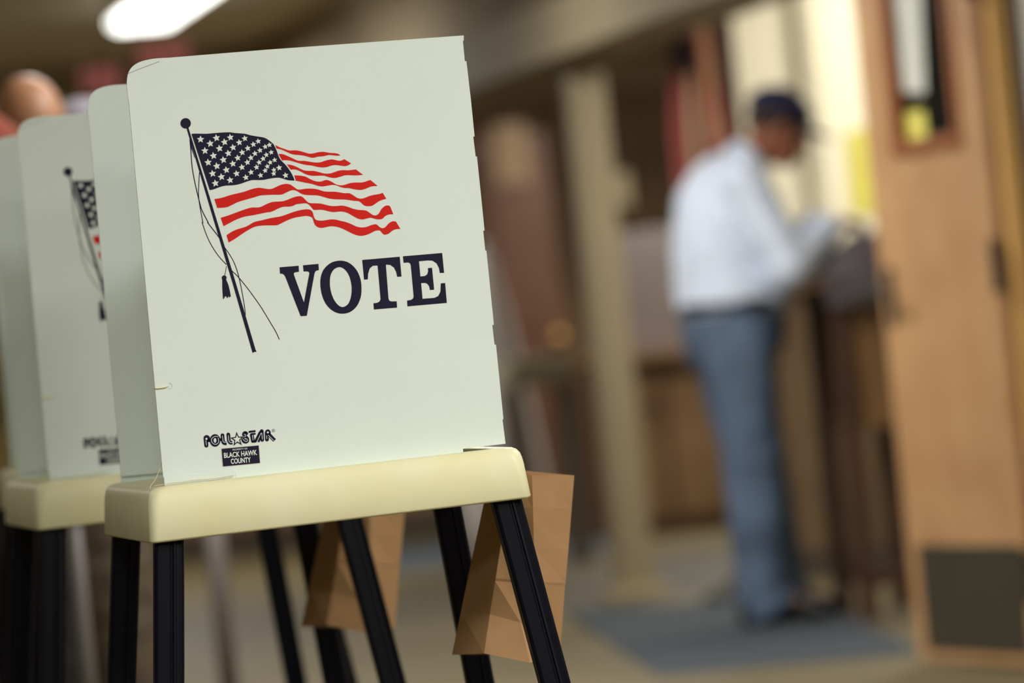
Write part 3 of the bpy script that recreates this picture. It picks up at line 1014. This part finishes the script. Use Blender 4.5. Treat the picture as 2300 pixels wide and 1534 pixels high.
def person(root, J, mats, cap=True, bald=False, skin=m_skin_d, belt=True):
    """J: joints in the person's frame, x forward, y left"""
    V = {k: Vector(v) for k, v in J.items() if isinstance(v, tuple) and len(v) == 3}
    hp = J.get('head_pitch', 0.0)
    HR = Matrix.Rotation(hp, 3, 'Y')
    hc = V['head']
    # ---- body: one continuous surface
    bm = bmesh.new()
    ellipsoid(bm, hc + HR @ Vector((-.008, 0, .028)), (.098, .076, .088), HR)
    ellipsoid(bm, hc + HR @ Vector((.022, 0, -.035)), (.068, .062, .082), HR)
    ellipsoid(bm, hc + HR @ Vector((.045, 0, -.085)), (.038, .044, .034), HR)
    ellipsoid(bm, hc + HR @ Vector((.066, 0, .032)), (.028, .055, .018), HR)
    capsule(bm, hc + HR @ Vector((.084, 0, .008)), .010, hc + HR @ Vector((.102, 0, -.026)), .016)
    for s in (-1, 1):
        ellipsoid(bm, hc + HR @ Vector((.100, s * .012, -.030)), (.010, .009, .008), HR)
        ellipsoid(bm, hc + HR @ Vector((.060, s * .042, -.020)), (.026, .020, .022), HR)
        ellipsoid(bm, hc + HR @ Vector((-.004, s * .079, -.008)), (.020, .009, .033), HR)
    ellipsoid(bm, hc + HR @ Vector((.082, 0, -.056)), (.014, .026, .007), HR)
    ellipsoid(bm, hc + HR @ Vector((.080, 0, -.069)), (.014, .023, .008), HR)
    capsule(bm, hc + HR @ Vector((-.03, 0, -.05)), .058, V['neck'], .062)
    capsule(bm, V['neck'], .07, V['chest'], .12)
    capsule(bm, V['chest'], .125, V['pelvis'], .125)
    for s, t in (('l', 1), ('r', -1)):
        capsule(bm, V['chest'] + Vector((0, t * .05, .08)), .07, V['sh_' + s], .055)
        capsule(bm, V['sh_' + s], .050, V['el_' + s], .038)
        capsule(bm, V['el_' + s], .038, V['wr_' + s], .026)
        capsule(bm, V['pelvis'], .11, V['hip_' + s], .085)
        capsule(bm, V['hip_' + s], .082, V['kn_' + s], .052)
        capsule(bm, V['kn_' + s], .052, V['an_' + s], .036)
        capsule(bm, V['an_' + s], .038, V['an_' + s] + Vector((.10, 0, -.045)), .03)
        # hand: palm, four bent fingers, thumb from the side
        w_, hd = V['wr_' + s], (V['hand_' + s] - V['wr_' + s]).normalized()
        side = hd.cross(Vector((0, 0, 1))).normalized() * (1 if s == 'r' else -1)   # towards the thumb... inner side
        side = -side if s == 'r' else -side
        dn = hd.cross(side).normalized()
        if dn.z > 0:
            dn = -dn
        pc = w_ + hd * .05
        for k in range(4):
            o_ = side * (.030 - .020 * k)
            capsule(bm, w_ + hd * .012 + o_ * .55, .014, w_ + hd * .088 + o_, .0115, 8)
            L = (.040, .046, .043, .033)[k]
            a = w_ + hd * .09 + o_
            b = a + (hd * .85 + dn * .5).normalized() * L
            c = b + (hd * .35 + dn * .9).normalized() * L * .62
            e = c + (dn * .9 - hd * .2).normalized() * L * .45
            capsule(bm, a, .0092, b, .0085, 8)
            capsule(bm, b, .0085, c, .0078, 8)
            capsule(bm, c, .0078, e, .0068, 8)
        a = w_ + hd * .028 + side * .026
        b = a + (hd * .6 + side * .7 + dn * .3).normalized() * .042
        c = b + (hd * .85 + dn * .45).normalized() * .034
        capsule(bm, a, .013, b, .0105, 8)
        capsule(bm, b, .0105, c, .0085, 8)
    link('body', fuse(bm, .0052, 3), skin, root, True)
    # eyes
    for s in (-1, 1):
        bm = bmesh.new()
        ellipsoid(bm, hc + HR @ Vector((.0815, s * .032, .010)), (.0085, .013, .0075), HR, 12)
        e = obj('eye', bm, m_eye, root, True)
        bm = bmesh.new()
        ellipsoid(bm, hc + HR @ Vector((.0885, s * .032, .009)), (.0035, .0055, .0055), HR, 10)
        obj('iris', bm, m_hair, e, True)
    # ---- shirt
    bm = bmesh.new()
    torso_rings(bm, J['torso'])
    ch = V['chest']
    for s, t in (('l', 1), ('r', -1)):
        capsule(bm, ch + Vector((.0, t * .04, .10)), .085, V['sh_' + s], .076)
        capsule(bm, V['sh_' + s], .080, V['el_' + s], .070)
        capsule(bm, V['el_' + s], .076, V['wr_' + s] + (V['el_' + s] - V['wr_' + s]).normalized() * .02, .056)
    capsule(bm, V['neck'] - (V['head'] - V['neck']).normalized() * .02, .078, V['neck'] + (V['head'] - V['neck']).normalized() * .012, .070)
    me = fuse(bm, .011, 6)
    for v in me.vertices:
        v.co += Vector((0, 0, 1)) * .0 + v.normal * (.007 * noise.noise(v.co * 9) + .004 * noise.noise(v.co * 22))
    sh = link('shirt', me, mats['shirt'], root, True)
    # cuffs and collar
    for s in 'lr':
        bm = bmesh.new()
        a, b = V['el_' + s], V['wr_' + s]
        d = (b - a).normalized()
        tube(bm, [b - d * .045, b - d * .04, b + d * .005, b + d * .008], [.054, .0565, .0545, .046], 16)
        obj('cuff', bm, mats['shirt'], sh, True)
    bm = bmesh.new()
    d = (V['head'] - V['neck']).normalized()
    tube(bm, [V['neck'] - d * .005, V['neck'] + d * .02, V['neck'] + d * .036], [.080, .074, .070], 20)
    obj('collar', bm, mats.get('collar', mats['shirt']), sh, True)
    # ---- trousers
    bm = bmesh.new()
    torso_rings(bm, J['hips'])
    for s, t in (('l', 1), ('r', -1)):
        capsule(bm, V['hip_' + s], .122, V['kn_' + s], .100)
        capsule(bm, V['kn_' + s], .100, V['an_' + s] + Vector((-.01, 0, .03)), .082)
        a = V['an_' + s]
        tube(bm, [a + Vector((-.008, 0, .10)), a + Vector((-.006, 0, .0)), a + Vector((.025, 0, -.055))], [.082, .086, .094], 16)
    me = fuse(bm, .012, 5)
    for v in me.vertices:
        v.co += v.normal * (.007 * noise.noise(v.co * 8) + .005 * noise.noise(Vector((v.co.x * 14, v.co.y * 14, v.co.z * 26))))
    link('trousers', me, mats['legs'], root, True)
    if belt:
        bm = bmesh.new()
        c, a, b, tl = J['hips'][-1]
        n = 28
        rr = []
        for dz, g in ((-.018, 1.00), (-.018, 1.045), (.018, 1.045), (.018, 1.0)):
            rr.append([(c[0] + a * g * math.cos(t), c[1] + b * g * math.sin(t), c[2] + dz) for t in (2 * math.pi * k / n for k in range(n))])
        loft(bm, rr, False, False)
        bt = obj('belt', bm, m_black, root)
        bm = bmesh.new()
        box(bm, (c[0] + a * 1.05, c[1], c[2]), (.006, .045, .036), bevel=.002)
        obj('buckle', bm, m_kick, bt)
    # ---- shoes
    for s, t in (('l', 1), ('r', -1)):
        a = V['an_' + s]
        bm = bmesh.new()
        rings = []
        for x, hw, hz in ((-.085, .022, .05), (-.075, .036, .075), (-.03, .041, .088), (.03, .044, .075), (.09, .050, .058), (.145, .049, .050), (.180, .036, .040), (.195, .016, .028)):
            rings.append([(a.x + x, a.y + hw * math.cos(q), .016 + max(-.0, (hz - .0) * (.5 + .5 * math.sin(q)))) for q in (2 * math.pi * k / 14 for k in range(14))])
        loft(bm, rings)
        so_ = obj('shoe', bm, m_black, root, True)
        bm = bmesh.new()
        out = [(-.09, .0), (-.08, .034), (-.03, .042), (.05, .047), (.12, .053), (.165, .048), (.195, .025), (.202, 0)]
        full = out + [(x, -y) for x, y in out[-2:0:-1]]
        loft(bm, [[(a.x + x, a.y + y, z) for x, y in full] for z in (.0, .018)])
        obj('sole', bm, m_rubber, so_)
    # ---- hair, cap
    bm = bmesh.new()
    r = bmesh.ops.create_uvsphere(bm, u_segments=28, v_segments=18, radius=1.0)
    lo, hi = (-.75, -.08) if bald else (-.45, .55)
    dele = [v for v in bm.verts if v.co.z < lo or v.co.z > hi or v.co.x > (.15 if bald else .45)]
    bmesh.ops.delete(bm, geom=dele, context='VERTS')
    bmesh.ops.transform(bm, matrix=Matrix.Translation(hc + HR @ Vector((-.008, 0, .024))) @ HR.to_4x4() @ Matrix.Diagonal((.104, .081, .094, 1)), verts=bm.verts)
    h = obj('hair', bm, m_hair, root, True)
    so2 = h.modifiers.new('s', 'SOLIDIFY')
    so2.thickness = .008
    if bald:
        for s in (-1, 1):
            bm = bmesh.new()
            tube(bm, [hc + HR @ Vector((.104 - .006 * (abs(math.cos(t)) ** 2), s * .034 + .027 * math.cos(t), .006 + .021 * math.sin(t))) for t in (2 * math.pi * k / 20 for k in range(21))], .0028, 6)
            tube(bm, [hc + HR @ Vector((.10, s * .061, .010)), hc + HR @ Vector((.06, s * .078, .012)), hc + HR @ Vector((.0, s * .086, .010))], .0026, 6)
            obj('glasses_half', bm, m_black, root, True)
    if cap:
        cr = HR @ Matrix.Rotation(.10, 3, 'Y')
        cc = hc + HR @ Vector((-.008, 0, .050))
        bm = bmesh.new()
        bmesh.ops.create_uvsphere(bm, u_segments=28, v_segments=18, radius=1.0)
        bmesh.ops.delete(bm, geom=[v for v in bm.verts if v.co.z < -.02], context='VERTS')
        bmesh.ops.transform(bm, matrix=Matrix.Translation(cc) @ cr.to_4x4() @ Matrix.Diagonal((.114, .092, .088, 1)), verts=bm.verts)
        cp = obj('cap', bm, m_cap, root, True)
        q = cp.modifiers.new('s', 'SOLIDIFY')
        q.thickness = .004
        bm = bmesh.new()
        rings = []
        for i in range(8):
            t = i / 7
            hw = .088 * math.sqrt(max(0.02, 1 - t ** 2.2))
            x = .072 + .125 * t
            up = []
            for k in range(9):
                y = -hw + 2 * hw * k / 8
                up.append((x - .25 * y * y / .09, y, .004 - .02 * t - 3.2 * y * y))
            rings.append(up + [(p[0], p[1], p[2] - .004) for p in up[::-1]])
        loft(bm, rings)
        bmesh.ops.transform(bm, matrix=Matrix.Translation(cc) @ cr.to_4x4(), verts=bm.verts)
        obj('brim', bm, m_cap, cp, True)
        bm = bmesh.new()
        ellipsoid(bm, cc + cr @ Vector((0, 0, .088)), (.009, .009, .006), cr, 10)
        obj('button', bm, m_cap, cp, True)
    return root


MD = 18.35
mp = at(1645, 740, MD)
FY = math.radians(10)
man = thing('person', 'man in navy cap, pale blue shirt and jeans bending over the lectern', 'person', (mp.x, mp.y, .012), FY)
J = dict(head=(.215, .0, 1.585), head_pitch=.32, neck=(.095, 0, 1.485), chest=(.02, 0, 1.31), pelvis=(0, 0, .93),
         sh_l=(.06, .19, 1.425), sh_r=(.045, -.19, 1.425), el_l=(.165, .23, 1.17), el_r=(.15, -.235, 1.135), wr_l=(.345, .10, 1.262), wr_r=(.325, -.11, 1.25),
         hand_l=(.43, .06, 1.275), hand_r=(.41, -.07, 1.262),
         hip_l=(0, .10, .88), hip_r=(-.01, -.10, .88), kn_l=(.065, .11, .49), kn_r=(.0, -.11, .49), an_l=(.105, .115, .10), an_r=(-.005, -.115, .10),
         torso=[((.01, 0, 1.0), .178, .187, 0), ((.012, 0, 1.05), .184, .192, 0), ((.0, 0, 1.14), .176, .19, 0), ((-.005, 0, 1.25), .162, .195, -.1),
                ((.012, 0, 1.35), .150, .195, -.25), ((.038, 0, 1.43), .122, .165, -.45), ((.072, 0, 1.485), .080, .10, -.5)],
         hips=[((-.005, 0, .80), .118, .16, 0), ((-.005, 0, .87), .150, .182, 0), ((.005, 0, .96), .174, .186, 0), ((.008, 0, 1.03), .172, .182, 0)])
person(man, J, dict(shirt=m_shirt, legs=m_jeans))

# bald man bowed behind the booths, facing left
hp_ = at(-24, 304, 12.0)
bald = thing('person', 'bald man with glasses in grey striped shirt bowing his head behind the booths', 'person', (hp_.x + .03, hp_.y + .16, 0), math.radians(-72))
J2 = dict(J)
zt = hp_.z - 1.60
J2.update(head=(.17, 0, 1.60 + zt), head_pitch=.70, neck=(.04, 0, 1.53 + zt), chest=(-.03, 0, 1.34 + zt),
          sh_l=(-.03, .16, 1.53 + zt), sh_r=(0, -.19, 1.46 + zt), el_l=(.04, .24, 1.15), el_r=(.04, -.24, 1.15), wr_l=(.26, .16, 1.05), wr_r=(.26, -.16, 1.05),
          hand_l=(.34, .13, 1.03), hand_r=(.34, -.13, 1.03),
          torso=[((.0, 0, .955), .15, .18, 0), ((-.01, 0, 1.10), .15, .185, 0), ((-.04, 0, 1.25 + zt), .155, .20, -.1), ((-.05, 0, 1.40 + zt), .155, .20, -.25),
                 ((-.04, .03, 1.50 + zt), .13, .18, -.3), ((-.02, .04, 1.57 + zt), .09, .13, -.3)])
_o = Vector(bald.location)
_d = at(188, 300, 12.16) - _o
_a = -math.radians(-72)
J2['sh_l'] = (_d.x * math.cos(_a) - _d.y * math.sin(_a), _d.x * math.sin(_a) + _d.y * math.cos(_a), _d.z)
person(bald, J2, dict(shirt=m_grey_shirt, legs=m_taupe_tr), cap=False, bald=True, skin=m_skin_l)

# person in an orange jacket at the left edge
op = at(-128, 560, 11.4)
oran = thing('person', 'person in olive jacket with orange hood cut off by the left edge', 'person', (op.x, op.y, 0), math.radians(100))
zt = 0.0
J3 = dict(J)
J3.update(head=(.06, 0, 1.62 + zt), head_pitch=.1, neck=(.0, 0, 1.50 + zt), chest=(-.01, 0, 1.31 + zt), sh_l=(0, .2, 1.42 + zt), sh_r=(0, -.2, 1.42 + zt),
          el_l=(-.02, .25, 1.13), el_r=(-.02, -.25, 1.13), wr_l=(.12, .22, .96), wr_r=(.12, -.22, .96), hand_l=(.18, .20, .90), hand_r=(.18, -.20, .90),
          torso=[((.0, 0, .80), .165, .20, 0), ((.0, 0, 1.0), .155, .195, 0), ((.0, 0, 1.2), .15, .195, 0), ((-.005, 0, 1.36), .145, .20, -.1),
                 ((-.005, 0, 1.42), .115, .18, -.2), ((.0, 0, 1.49), .08, .10, -.3)],
          hips=[((-.005, 0, .76), .118, .16, 0), ((-.005, 0, .82), .13, .165, 0), ((.0, 0, .90), .13, .165, 0), ((.0, 0, .98), .12, .16, 0)])
person(oran, J3, dict(shirt=m_olive, collar=m_orange, legs=m_black), cap=False, skin=m_skin_l, belt=False)
bm = bmesh.new()
torso_rings(bm, [((-.02, 0, 1.40), .17, .225, 0), ((-.02, 0, 1.47), .165, .22, -.1), ((-.02, 0, 1.53), .125, .16, -.2), ((-.01, 0, 1.575), .09, .105, -.2)])
link('hood', fuse(bm, .012, 4), m_orange, oran, True)

# ------------------------------------------------------------------ lectern
lp = at(1925, 690, MD)
lec = thing('lectern', 'dark wooden lectern with open legs in front of the writing man', 'lectern', (lp.x, lp.y + .05, 0), math.radians(8))
lw_, ldp = .25, .46
TOPZ = 1.10
for sx in (-1, 1):
    for sy in (-1, 1):
        bm = bmesh.new()
        box(bm, (sx * (lw_ / 2 - .028), sy * (ldp / 2 - .028), TOPZ / 2 - .01), (.056, .056, TOPZ - .03), bevel=.004)
        obj('leg', bm, m_dark_wood, lec)
for sy in (-1, 1):
    bm = bmesh.new()
    box(bm, (0, sy * (ldp / 2 - .03), .84), (lw_ - .112, .016, .46), bevel=.002)
    obj('side_panel', bm, m_mid_wood, lec)
bm = bmesh.new()
box(bm, (lw_ / 2 - .03, 0, .84), (.016, ldp - .112, .46), bevel=.002)
obj('front_panel', bm, m_mid_wood, lec)
for sy in (-1, 1):
    bm = bmesh.new()
    box(bm, (0, sy * (ldp / 2 - .028), .13), (lw_ - .112, .024, .05), bevel=.003)
    obj('stretcher', bm, m_dark_wood, lec)
bm = bmesh.new()
box(bm, (0, 0, TOPZ), (lw_ + .07, ldp + .06, .03), bevel=.005)
obj('top_board', bm, m_dark_wood, lec)
bm = bmesh.new()
box(bm, (0, 0, .64), (lw_ - .07, ldp - .07, .02), bevel=.002)
obj('shelf', bm, m_mid_wood, lec)


lx = lec.location
bm = bmesh.new()
NX, NY = 26, 40
ye = -(ldp / 2 + .03)
G0 = []
for j in range(NY + 1):
    row = []
    for i in range(NX + 1):
        x = -.15 + .31 * i / NX
        t = j / NY
        s_ = -.13 + .50 * t                # arc length, 0 at the near edge of the board
        n1 = .5 + .5 * noise.noise(Vector((x * 9, s_ * 9, 2.0)))
        n2 = .5 + .5 * noise.noise(Vector((x * 24, s_ * 24, 5.0)))
        e_ = min(1, min(i, NX - i) / 5) * min(1, (NY - j) / 6)
        if s_ < 0:
            p = (x, ye - .012 - .022 * n1 * e_, s_ * (1 - .25 * n2 * (1 if i % 4 else .6)) + .004)
        else:
            p = (x, ye + s_ - .012 * max(0, 1 - s_ / .02), .004 + (.018 + .050 * n1 + .014 * n2 + .055 * max(0, min(1, (x + .09) / .10))) * e_ * min(1, .25 + s_ / .06))
        row.append(bm.verts.new(p))
    G0.append(row)
for j in range(NY):
    for i in range(NX):
        bm.faces.new((G0[j][i], G0[j][i + 1], G0[j + 1][i + 1], G0[j + 1][i]))
jk = obj('jacket', bm, m_greycloth, None, True)
q = jk.modifiers.new('s', 'SOLIDIFY')
q.thickness, q.offset = .004, 0
jk.location = (lx.x, lx.y, TOPZ + .0175)
jk.rotation_euler = lec.rotation_euler
tag(jk, 'dark grey jacket thrown over the top of the wooden lectern', 'jacket')
# white sheet tucked over the near edge of the lectern, on top of the jacket
bm = bmesh.new()
prof = [(ye - .040, .075), (ye - .046, .05),  (ye - .047, .02), (ye - .046, -.02), (ye - .05, -.05)]
rows = [[bm.verts.new((x, y, z + th)) for y, z in prof] for x in (.05, .125) for th in (.0, .0015)]
nP = len(prof)
for a, b in ((0, 1), (1, 3), (3, 2), (2, 0)):
    for i in range(nP - 1):
        bm.faces.new((rows[a][i], rows[a][i + 1], rows[b][i + 1], rows[b][i]))
for i in (0, nP - 1):
    bm.faces.new((rows[0][i], rows[1][i], rows[3][i], rows[2][i]))
sh_ = obj('paper_sheet', bm, m_paper, None, True)
sh_.location = jk.location
sh_.rotation_euler = lec.rotation_euler
tag(sh_, 'white paper sheet hanging over the near edge of the jacket on the lectern', 'paper')

# ------------------------------------------------------------------ flag on a stand
fp = at(1606, 722, 20.4)
flag = thing('flag_stand', 'furled national flag on a floor stand beside the cream wall', 'flag', (fp.x, fp.y, 0), PSI)
bm = bmesh.new()
tube(bm, [(0, 0, .06), (0, 0, 2.5)], .014, 12)
obj('pole', bm, m_jamb, flag, True)
bm = bmesh.new()
tube(bm, [(0, 0, 0), (0, 0, .03), (0, 0, .05), (0, 0, .09)], [.15, .15, .06, .03], 24)
obj('base', bm, m_kick, flag, True)
bm = bmesh.new()
ellipsoid(bm, (0, 0, 2.53), (.028, .028, .035))
obj('finial', bm, m_jamb, flag, True)
# cloth: gathered folds hanging from the pole
bm = bmesh.new()
nz, na = 16, 96
zt_, zb_ = 2.42, 1.14
GR = []
for i in range(nz + 1):
    t = i / nz
    z = zt_ + (zb_ - zt_) * t
    r0 = .022 + .055 * min(1, t * 1.6)
    row = []
    for k in range(na + 1):
        a = 2 * math.pi * k / na
        fold = 1 + .32 * math.sin(a * 9 + t * 1.3) + .10 * math.sin(a * 4 - t * 2)
        row.append(bm.verts.new((.012 + r0 * fold * math.cos(a) * 1.05, r0 * fold * math.sin(a) * .8, z + .10 * math.sin(a * .5) * t)))
    GR.append(row)
m_list = [m_flagred, m_flagwhite, m_flagblue]
for i in range(nz):
    for k in range(na):
        f = bm.faces.new((GR[i][k], GR[i][k + 1], GR[i + 1][k + 1], GR[i + 1][k]))
        t = (i + .5) / nz
        sx = k / na
        # stripes run down the gathered cloth and wander with the folds
        s_i = int((sx * 13 + 1.2 * t)) % 2
        f.material_index = 0 if s_i == 0 else 1
        if t < .42 and (.52 < sx < .74):
            f.material_index = 2
me = bpy.data.meshes.new('cloth')
bmesh.ops.recalc_face_normals(bm, faces=bm.faces)
bm.to_mesh(me)
bm.free()
for m_ in m_list:
    me.materials.append(m_)
fc = link('cloth', me, None, flag, True)
fs = fc.modifiers.new('s', 'SOLIDIFY')
fs.thickness = .002

# ------------------------------------------------------------------ far background
def far_thing(name, label, cat, px, py, D, build, rz=PSI):
    p = at(px, py, D)
    o = thing(name, label, cat, (p.x, p.y, 0), rz)
    build(o, p)
    return o


def wood_door(o, p):
    bm = bmesh.new()
    box(bm, (0, 0, 1.02), (.36, .04, 2.04), bevel=.004)
    obj('leaf', bm, m_red_wood, o)
    for z, h in ((.5, .7), (1.45, .8)):
        bm = bmesh.new()
        box(bm, (0, -.024, z), (.24, .012, h), bevel=.004)
        obj('panel', bm, m_red_wood, o)
    bm = bmesh.new()
    ellipsoid(bm, (.15, -.05, 1.0), (.03, .03, .03))
    obj('knob', bm, m_jamb, o, True)


far_thing('folding_screen', 'reddish brown wooden screen standing behind the front booth right edge', 'screen', 1185, 749, 28.6, wood_door)


def poster(o, p):
    z = at(1155, 345, 28.2).z
    bm = bmesh.new()
    box(bm, (0, 0, z), (.17, .02, .30), bevel=.004)
    f = obj('board', bm, mat('tan_card', (126, 103, 76), .8, var=.1, scale=9), o)
    bm = bmesh.new()
    for sx in (-1, 1):
        box(bm, (sx * .06, .015, z / 2 - .05), (.02, .015, z - .1))
    obj('easel_leg', bm, m_dark_wood, o)


far_thing('sign_stand', 'pale tan board on a slim stand above the brown screen', 'sign', 1188, 749, 28.2, poster)


def white_drape(o, p):
    bm = bmesh.new()
    rings = []
    n = 28
    for z, r in ((.0, .20), (.25, .19), (.5, .165), (.85, .12), (1.15, .075), (1.38, .035), (1.42, .01)):
        rings.append([(r * (1 + .10 * math.sin(7 * t)) * math.cos(t), .6 * r * (1 + .10 * math.sin(7 * t)) * math.sin(t), z) for t in (2 * math.pi * k / n for k in range(n))])
    loft(bm, rings)
    obj('cover', bm, m_whitecloth, o, True)
    bm = bmesh.new()
    tube(bm, [(0, 0, 1.40), (0, 0, 1.46)], .012, 8)
    obj('tip', bm, m_metal_w, o, True)


far_thing('draped_stand', 'white cloth draped over a pointed stand beside the front booth edge', 'stand', 1105, 756, 25.5, white_drape)


def carton(o, p):
    z1 = at(1200, 805, 25.0).z
    bm = bmesh.new()
    box(bm, (0, 0, z1 - .06), (.30, .30, .12), bevel=.01)
    obj('tabletop', bm, m_card, o)
    for sx in (-1, 1):
        for sy in (-1, 1):
            bm = bmesh.new()
            box(bm, (sx * .12, sy * .12, (z1 - .12) / 2), (.05, .05, z1 - .12), bevel=.003)
            obj('leg', bm, mat('grey_olive_wood', (110, 100, 86), .7, var=.08), o)


far_thing('side_table', 'pale olive small table standing left of the cream column', 'table', 1195, 744, 25.0, carton)


def counter(o, p):
    z1 = at(1470, 790, 27.5).z
    bm = bmesh.new()
    box(bm, (0, 0, z1 / 2 - .02), (1.0, .42, z1 - .04), bevel=.005)
    obj('body', bm, m_red_wood, o)
    bm = bmesh.new()
    box(bm, (0, -.01, z1 - .02), (1.06, .5, .04), bevel=.006)
    obj('worktop', bm, m_mid_wood, o)
    for k in range(3):
        bm = bmesh.new()
        box(bm, (-.33 + .33 * k, -.218, z1 * .48), (.30, .018, z1 * .76), bevel=.004)
        d = obj('cabinet_door', bm, m_panel_wood, o)
        bm = bmesh.new()
        box(bm, (-.22 + .33 * k, -.236, z1 * .7), (.02, .02, .08), bevel=.004)
        obj('handle', bm, m_kick, d)


cnt = far_thing('counter', 'brown wooden counter against the far side right of the column', 'counter', 1530, 730, 27.5, counter)
cz = at(1470, 790, 27.5).z
gp = cnt.location
bm = bmesh.new()
g1 = at(1470, 515, 27.5).z
box(bm, (0, 0, (g1 - cz) / 2 + .001), (.9, .05, g1 - cz - .002), bevel=.006)
gb = obj('display_board', bm, m_greyboard)
gb.location = (gp.x, gp.y + .05, cz)
gb.rotation_euler = (0, 0, PSI)
tag(gb, 'grey felt display board standing on the brown counter', 'board')

# slim posts behind the booths
for px, py, D, lb in ((180, 1350, 11.2, 'slim grey metal post standing behind the second booth, nearest the left edge'),
                      (494, 1330, 15.5, 'blurred pale grey metal post farther back, seen between the front booth legs')):
    p = at(px, py, D)
    st = thing('post', lb, 'post', (p.x, p.y, 0), 0, 'grey posts behind the booths')
    bm = bmesh.new()
    tube(bm, [(0, 0, .02), (0, 0, .74)], .017 if D < 12 else .026, 16)
    obj('pole', bm, mat('grey_tube', (98, 91, 88), .5, var=.03), st, True)
    bm = bmesh.new()
    tube(bm, [(0, 0, 0), (0, 0, .018), (0, 0, .024)], [.13, .13, .10], 28)
    obj('base', bm, m_kick, st)
    bm = bmesh.new()
    ellipsoid(bm, (0, 0, .75), (.026, .026, .022))
    obj('knob', bm, m_kick, st, True)

# dark loudspeaker under the ceiling
sp = at(1128, -8, 24.0)
spk = thing('loudspeaker', 'black loudspeaker under the ceiling at the top edge', 'speaker', (sp.x, sp.y, sp.z), PSI)
bm = bmesh.new()
box(bm, (0, 0, .02), (.22, .2, .16), bevel=.01)
obj('cabinet', bm, m_rubber, spk)
bm = bmesh.new()
box(bm, (0, -.103, .02), (.2, .008, .14), bevel=.003)
obj('grille', bm, m_darkline, spk)
bm = bmesh.new()
tube(bm, [(0, 0, .095), (0, 0, CEIL - sp.z - .001)], .012, 8)
obj('bracket', bm, m_rubber, spk)


# fluorescent ceiling lights: the run seen at the upper left
def fixture(loc, name='ceiling_light'):
    o = thing(name, '', 'ceiling light', loc, PSI, 'fluorescent ceiling lights')
    bm = bmesh.new()
    box(bm, (0, 0, -.02), (.34, 1.24, .04), bevel=.004)
    obj('housing', bm, m_metal_w, o)
    bm = bmesh.new()
    r = []
    for z, hx, hy in ((-.041, .15, .60), (-.07, .145, .59), (-.088, .12, .56), (-.092, .07, .5)):
        r.append([(x, y, z) for x, y in rrect(-hx, hx, -hy, hy, .03, 4)])
    loft(bm, r)
    obj('diffuser', bm, m_lamp, o, True)
    return o


ff = at(318, 64, 27.6)
fk = (CEIL - .085 - H) / (ff.z - H)
ff = CAM + (ff - CAM) * fk
fu, fv = ff.dot(EX), ff.dot(EY)
f0 = fixture(RM(fu, fv - .60, CEIL - .001))
f0['label'] = 'lit fluorescent ceiling light, lower of the two at the upper left'
f1 = copy_tree(f0)
f1.location = RM(fu, fv - 1.86, CEIL - .001)
f1['label'] = 'lit fluorescent ceiling light at the top edge, nearer of the upper left two'


# red paper banners hanging below the ceiling
def banner(px, py, D, wd, hg, label):
    p = at(px, py, D)
    o = thing('paper_banner', label, 'banner', (p.x, p.y, p.z), PSI, 'red paper banners')
    bm = bmesh.new()
    n = 10
    a = [bm.verts.new((-wd / 2 + wd * k / n, .012 * math.sin(k * 1.3), hg / 2)) for k in range(n + 1)]
    b = [bm.verts.new((-wd / 2 + wd * k / n, .012 * math.sin(k * 1.3), -hg / 2 + .02 * (k % 2))) for k in range(n + 1)]
    for k in range(n):
        bm.faces.new((a[k], a[k + 1], b[k + 1], b[k]))
    s = obj('sheet', bm, m_pink, o)
    q = s.modifiers.new('s', 'SOLIDIFY')
    q.thickness = .003
    for sx in (-1, 1):
        bm = bmesh.new()
        tube(bm, [(sx * wd * .45, 0, hg / 2 - .005), (sx * wd * .45, 0, CEIL - p.z - .0005)], .003, 6)
        obj('string', bm, m_string, o)


banner(368, 126, 22.0, .20, .10, 'pink red paper banner hanging right below the lit ceiling light')
banner(228, 182, 22.0, .15, .10, 'pink red paper banner hanging above the bowed bald man')
